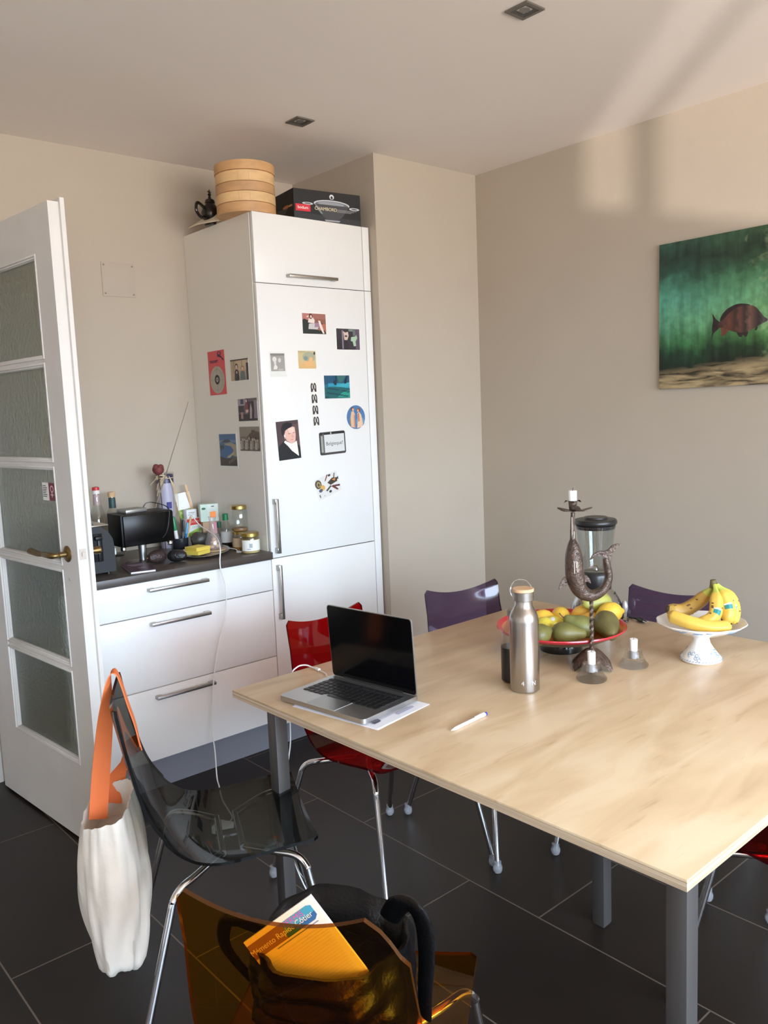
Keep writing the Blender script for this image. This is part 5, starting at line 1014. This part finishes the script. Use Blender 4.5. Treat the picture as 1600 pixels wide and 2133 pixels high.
# fish print on the right wall
def fish_bg():
    m = bpy.data.materials.new('underwater_print'); m.use_nodes = True; nt = m.node_tree; b = nt.nodes['Principled BSDF']; N = lambda t: nt.nodes.new(t); L = nt.links.new
    tc = N('ShaderNodeTexCoord'); sp = N('ShaderNodeSeparateXYZ'); L(tc.outputs['Object'], sp.inputs[0])
    def noise(sc, st, det=5, dist=0.):
        mp = N('ShaderNodeMapping'); mp.inputs['Scale'].default_value = st; L(tc.outputs['Object'], mp.inputs[0]); n = N('ShaderNodeTexNoise'); n.inputs['Scale'].default_value = sc; n.inputs['Detail'].default_value = det; n.inputs['Distortion'].default_value = dist; L(mp.outputs[0], n.inputs['Vector']); return n.outputs[0]
    def mth(op, a, c, d=None):
        n = N('ShaderNodeMath'); n.operation = op
        for i, v in ((0, a), (1, c), (2, d)):
            if v is None: continue
            if isinstance(v, (int, float)): n.inputs[i].default_value = v
            else: L(v, n.inputs[i])
        return n.outputs[0]
    streak = noise(9, (4, .45, .3), 4); broad = noise(4, (2.2, .7, 1), 3, .3); blot = noise(9, (1, 1.3, 1), 6, .8); fine = noise(38, (1, 1, 1), 5); horiz = noise(12, (.7, 4, 1), 5, .5)
    v = mth('ADD', sp.outputs[1], mth('MULTIPLY', mth('SUBTRACT', blot, .5), .10)); v = mth('ADD', v, mth('MULTIPLY', mth('SUBTRACT', broad, .5), .12)); v = mth('ADD', v, mth('MULTIPLY', mth('SUBTRACT', streak, .5), .05))
    mr = N('ShaderNodeMapRange'); mr.inputs[1].default_value = -.30; mr.inputs[2].default_value = .30; L(v, mr.inputs[0])
    r = N('ShaderNodeValToRGB'); e = r.color_ramp.elements
    stops = [(0, (22, 30, 22)), (.16, (16, 28, 20)), (.24, (24, 50, 32)), (.32, (58, 104, 62)), (.45, (98, 150, 112)), (.6, (88, 144, 118)), (.7, (66, 116, 92)), (.79, (38, 70, 56)), (.88, (26, 46, 38)), (1, (44, 74, 58))]
    e[0].position = 0; e[0].color = (*lin(stops[0][1]), 1); e[1].position = 1; e[1].color = (*lin(stops[-1][1]), 1)
    for p, c in stops[1:-1]: q = e.new(p); q.color = (*lin(c), 1)
    L(mr.outputs[0], r.inputs[0])
    def ramp(src, lo, hi, c0, c1):
        q = N('ShaderNodeValToRGB'); q.color_ramp.elements[0].position = lo; q.color_ramp.elements[1].position = hi; q.color_ramp.elements[0].color = (*c0, 1); q.color_ramp.elements[1].color = (*c1, 1); L(src, q.inputs[0]); return q.outputs[0]
    def mixc(mode, f, A, B):
        q = N('ShaderNodeMix'); q.data_type = 'RGBA'; q.blend_type = mode
        if isinstance(f, (int, float)): q.inputs['Factor'].default_value = f
        else: L(f, q.inputs['Factor'])
        for k, x in (('A', A), ('B', B)):
            if isinstance(x, tuple): q.inputs[k].default_value = (*x, 1)
            else: L(x, q.inputs[k])
        return q.outputs['Result']
    mr3 = N('ShaderNodeMapRange'); mr3.inputs[1].default_value = -.45; mr3.inputs[2].default_value = -.05; L(sp.outputs[0], mr3.inputs[0])
    c = mixc('MULTIPLY', .8, r.outputs[0], ramp(mr3.outputs[0], 0, 1, (.62, 1., 1.12), (1.1, 1.08, .72)))
    c = mixc('MULTIPLY', .75, c, ramp(streak, .38, .62, (.62, .66, .66), (1.2, 1.2, 1.15)))
    lt = ramp(mth('ADD', mth('MULTIPLY', sp.outputs[0], 1.6), mth('ADD', mth('MULTIPLY', blot, .9), mth('MULTIPLY', fine, .35))), .62, .95, (0, 0, 0), (.5, .5, .5))
    c = mixc('MIX', lt, c, lin((176, 192, 140)))
    c = mixc('MULTIPLY', .5, c, ramp(fine, .35, .62, (.6, .6, .6), (1.2, 1.2, 1.2)))
    sand = ramp(horiz, .36, .64, lin((44, 36, 26)), lin((168, 146, 106)))
    vs = mth('ADD', sp.outputs[1], mth('ADD', mth('MULTIPLY', mth('SUBTRACT', horiz, .5), .09), mth('MULTIPLY', sp.outputs[0], -.08)))
    mrs = N('ShaderNodeMapRange'); mrs.inputs[1].default_value = -.185; mrs.inputs[2].default_value = -.215; L(vs, mrs.inputs[0])
    res = mixc('MIX', mrs.outputs[0], c, sand)
    L(res, b.inputs['Base Color']); b.inputs['Roughness'].default_value = .3
    return m

fp = thing('fish_print', 'large frameless print of a brown fish in green water on the wall', 'picture')
PWD, PHT = .90, .604
fp.matrix_world = frame_mat((1.315, -1.096-PWD/2, 1.843), (0, -1, 0), (0, 0, 1))
fp.location = (1.315, -1.096-PWD/2, 1.843); fp.rotation_euler = frame_mat((0, 0, 0), (0, -1, 0), (0, 0, 1)).to_euler()
MB().box((0, 0, -.0085), (PWD, PHT, .013), 0).build('panel', mat('print_edge', (60, 62, 58), .4), fp, smooth=False)
MB().add([(-PWD/2, -PHT/2, -.0018), (PWD/2, -PHT/2, -.0018), (PWD/2, PHT/2, -.0018), (-PWD/2, PHT/2, -.0018)], [[0, 1, 2, 3]]).build('water_image', fish_bg(), fp, smooth=False, fixn=False)
def fpt(y, z): return (-(y-(-1.096-PWD/2)), z-1.843)
s = .01
fb = MB()
def fish_skin():
    m = bpy.data.materials.new('fish_skin'); m.use_nodes = True; nt = m.node_tree; b = nt.nodes['Principled BSDF']; N = lambda t: nt.nodes.new(t); L = nt.links.new
    tc = N('ShaderNodeTexCoord'); sp = N('ShaderNodeSeparateXYZ'); L(tc.outputs['Object'], sp.inputs[0])
    n = N('ShaderNodeTexNoise'); n.inputs['Scale'].default_value = 45; n.inputs['Detail'].default_value = 6; L(tc.outputs['Object'], n.inputs['Vector'])
    ad = N('ShaderNodeMath'); ad.operation = 'MULTIPLY_ADD'; ad.inputs[1].default_value = .03; L(n.outputs[0], ad.inputs[0]); L(sp.outputs[0], ad.inputs[2])
    mr = N('ShaderNodeMapRange'); mr.inputs[1].default_value = FXc-.85*FS+.015; mr.inputs[2].default_value = FXc+.9*FS+.015; L(ad.outputs[0], mr.inputs[0])
    r = N('ShaderNodeValToRGB'); e = r.color_ramp.elements; st = [(0, (44, 32, 32)), (.14, (74, 44, 38)), (.25, (98, 56, 44)), (.36, (50, 36, 34)), (.46, (92, 58, 48)), (.55, (46, 36, 38)), (.66, (106, 74, 62)), (.75, (70, 52, 50)), (.82, (42, 34, 38)), (.9, (82, 74, 78)), (1, (52, 44, 48))]
    e[0].position = 0; e[0].color = (*lin(st[0][1]), 1); e[1].position = 1; e[1].color = (*lin(st[-1][1]), 1)
    for p, c in st[1:-1]: q = e.new(p); q.color = (*lin(c), 1)
    L(mr.outputs[0], r.inputs[0])
    r2 = N('ShaderNodeValToRGB'); r2.color_ramp.elements[0].position = .3; r2.color_ramp.elements[1].position = .7; r2.color_ramp.elements[0].color = (.5, .5, .5, 1); r2.color_ramp.elements[1].color = (1.25, 1.2, 1.15, 1); L(n.outputs[0], r2.inputs[0])
    mx = N('ShaderNodeMix'); mx.data_type = 'RGBA'; mx.blend_type = 'MULTIPLY'; mx.inputs['Factor'].default_value = .8; L(r.outputs[0], mx.inputs['A']); L(r2.outputs[0], mx.inputs['B']); L(mx.outputs['Result'], b.inputs['Base Color']); b.inputs['Roughness'].default_value = .3
    return m
FXc, FZc, FS = fpt(-1.455, 1.789)[0], fpt(-1.455, 1.789)[1], .118
fmats = [fish_skin(), mat('fish_fin', (38, 30, 32), .3, noise=.3, nscale=60), mat('fish_anal', (96, 54, 44), .3, noise=.3, nscale=60)]
def smooth_loop(p):
    P = [Vector((*q, 0)) for q in p]; P = [P[-1]]+P+[P[0], P[1]]; o = catmull(P, 5)[5:-6]; return [(v.x, v.y) for v in o]
def flat(pts, mi, k):
    fb.add([(x, y, -.0016+.00012*k) for x, y in pts], [list(range(len(pts)))], mi)
def F(u, v): return (FXc+u*FS, FZc+v*FS)
flat([F(*p) for p in smooth_loop([(-.76, .06), (-.9, .2), (-1.02, .38), (-1.0, .15), (-1.03, -.05), (-1.03, -.28), (-1.06, -.5), (-.96, -.28), (-.78, -.13)])], 1, 0)
flat([F(*p) for p in smooth_loop([(-.74, .1), (-.68, .3), (-.5, .48), (-.2, .6), (.05, .6), (.3, .52), (.1, .4), (-.4, .25)])], 1, 1)
flat([F(*p) for p in smooth_loop([(-.7, -.08), (-.7, -.3), (-.66, -.42), (-.52, -.32), (-.44, -.2)])], 2, 1)
flat([F(*p) for p in smooth_loop([(-.14, -.28), (-.1, -.44), (.0, -.5), (.06, -.42), (.13, -.5), (.2, -.48), (.22, -.3)])], 1, 1)
flat([F(*p) for p in smooth_loop([(-.82, .05), (-.64, .14), (-.42, .34), (-.12, .5), (.2, .53), (.45, .46), (.62, .28), (.76, .1), (.87, .02), (.87, -.05), (.68, -.13), (.45, -.24), (.2, -.34), (-.1, -.34), (-.4, -.24), (-.62, -.13), (-.82, -.11)])], 0, 2)
flat([F(*p) for p in ell(.62, .1, .028, .028, 10)], 1, 3)
flat([F(*p) for p in smooth_loop([(.5, -.2), (.46, -.3), (.52, -.32), (.56, -.22)])], 1, 1)
fb.build('fish_image', fmats, fp, smooth=False, fixn=False)

# ------------------------------------------------------------------ lights
w = bpy.data.worlds.new('sky'); SKY = 25.; scene.world = w; w.use_nodes = True
nt = w.node_tree; bgn = nt.nodes['Background']
tcw = nt.nodes.new('ShaderNodeTexCoord'); spw = nt.nodes.new('ShaderNodeSeparateXYZ'); nt.links.new(tcw.outputs['Generated'], spw.inputs[0])
mrw = nt.nodes.new('ShaderNodeMapRange'); mrw.inputs[1].default_value = -.3; mrw.inputs[2].default_value = .3; nt.links.new(spw.outputs[2], mrw.inputs[0])
rw = nt.nodes.new('ShaderNodeValToRGB'); rw.color_ramp.elements[0].position = 0.; rw.color_ramp.elements[0].color = (.60, .55, .52, 1); rw.color_ramp.elements[1].position = .78; rw.color_ramp.elements[1].color = (.66, .84, 1.06, 1)
q = rw.color_ramp.elements.new(.44); q.color = (.50, .48, .47, 1); q = rw.color_ramp.elements.new(.58); q.color = (.60, .73, .90, 1)
nt.links.new(mrw.outputs[0], rw.inputs[0]); nt.links.new(rw.outputs[0], bgn.inputs[0]); bgn.inputs[1].default_value = SKY
def area(name, loc, rot, sx, sy, e, c):
    l = bpy.data.lights.new(name, 'AREA'); l.shape = 'RECTANGLE'; l.size = sx; l.size_y = sy; l.energy = e; l.color = c
    o = bpy.data.objects.new(name, l); COL.objects.link(o); o.location = loc; o.rotation_euler = rot; return o
po = area('window_portal', ((WX0+WX1)/2, Y0+.02, (WZ0+WZ1)/2), (PI/2, 0, 0), WX1-WX0, WZ1-WZ0, 1, (1, 1, 1)); po.data.cycles.is_portal = True
sl = bpy.data.lights.new('reflected_sun', 'SUN'); sl.energy = 2.1; sl.color = (1., .86, .82); sl.angle = .014
so2 = bpy.data.objects.new('reflected_sun', sl); COL.objects.link(so2)
so2.rotation_euler = Vector((.677, .736, .2)).to_track_quat('-Z', 'Y').to_euler(); so2.location = (-4, -7, .5)
scene.view_settings.view_transform = 'Standard'; scene.view_settings.look = 'None'; scene.view_settings.exposure = .18; scene.view_settings.gamma = 1.12
try:
    scene.cycles.use_denoising = True; scene.cycles.max_bounces = 10; scene.cycles.transparent_max_bounces = 24; scene.cycles.diffuse_bounces = 8; scene.cycles.glossy_bounces = 5; scene.cycles.transmission_bounces = 8
    scene.cycles.sample_clamp_indirect = 6; scene.cycles.caustics_reflective = False; scene.cycles.caustics_refractive = False
except Exception: pass
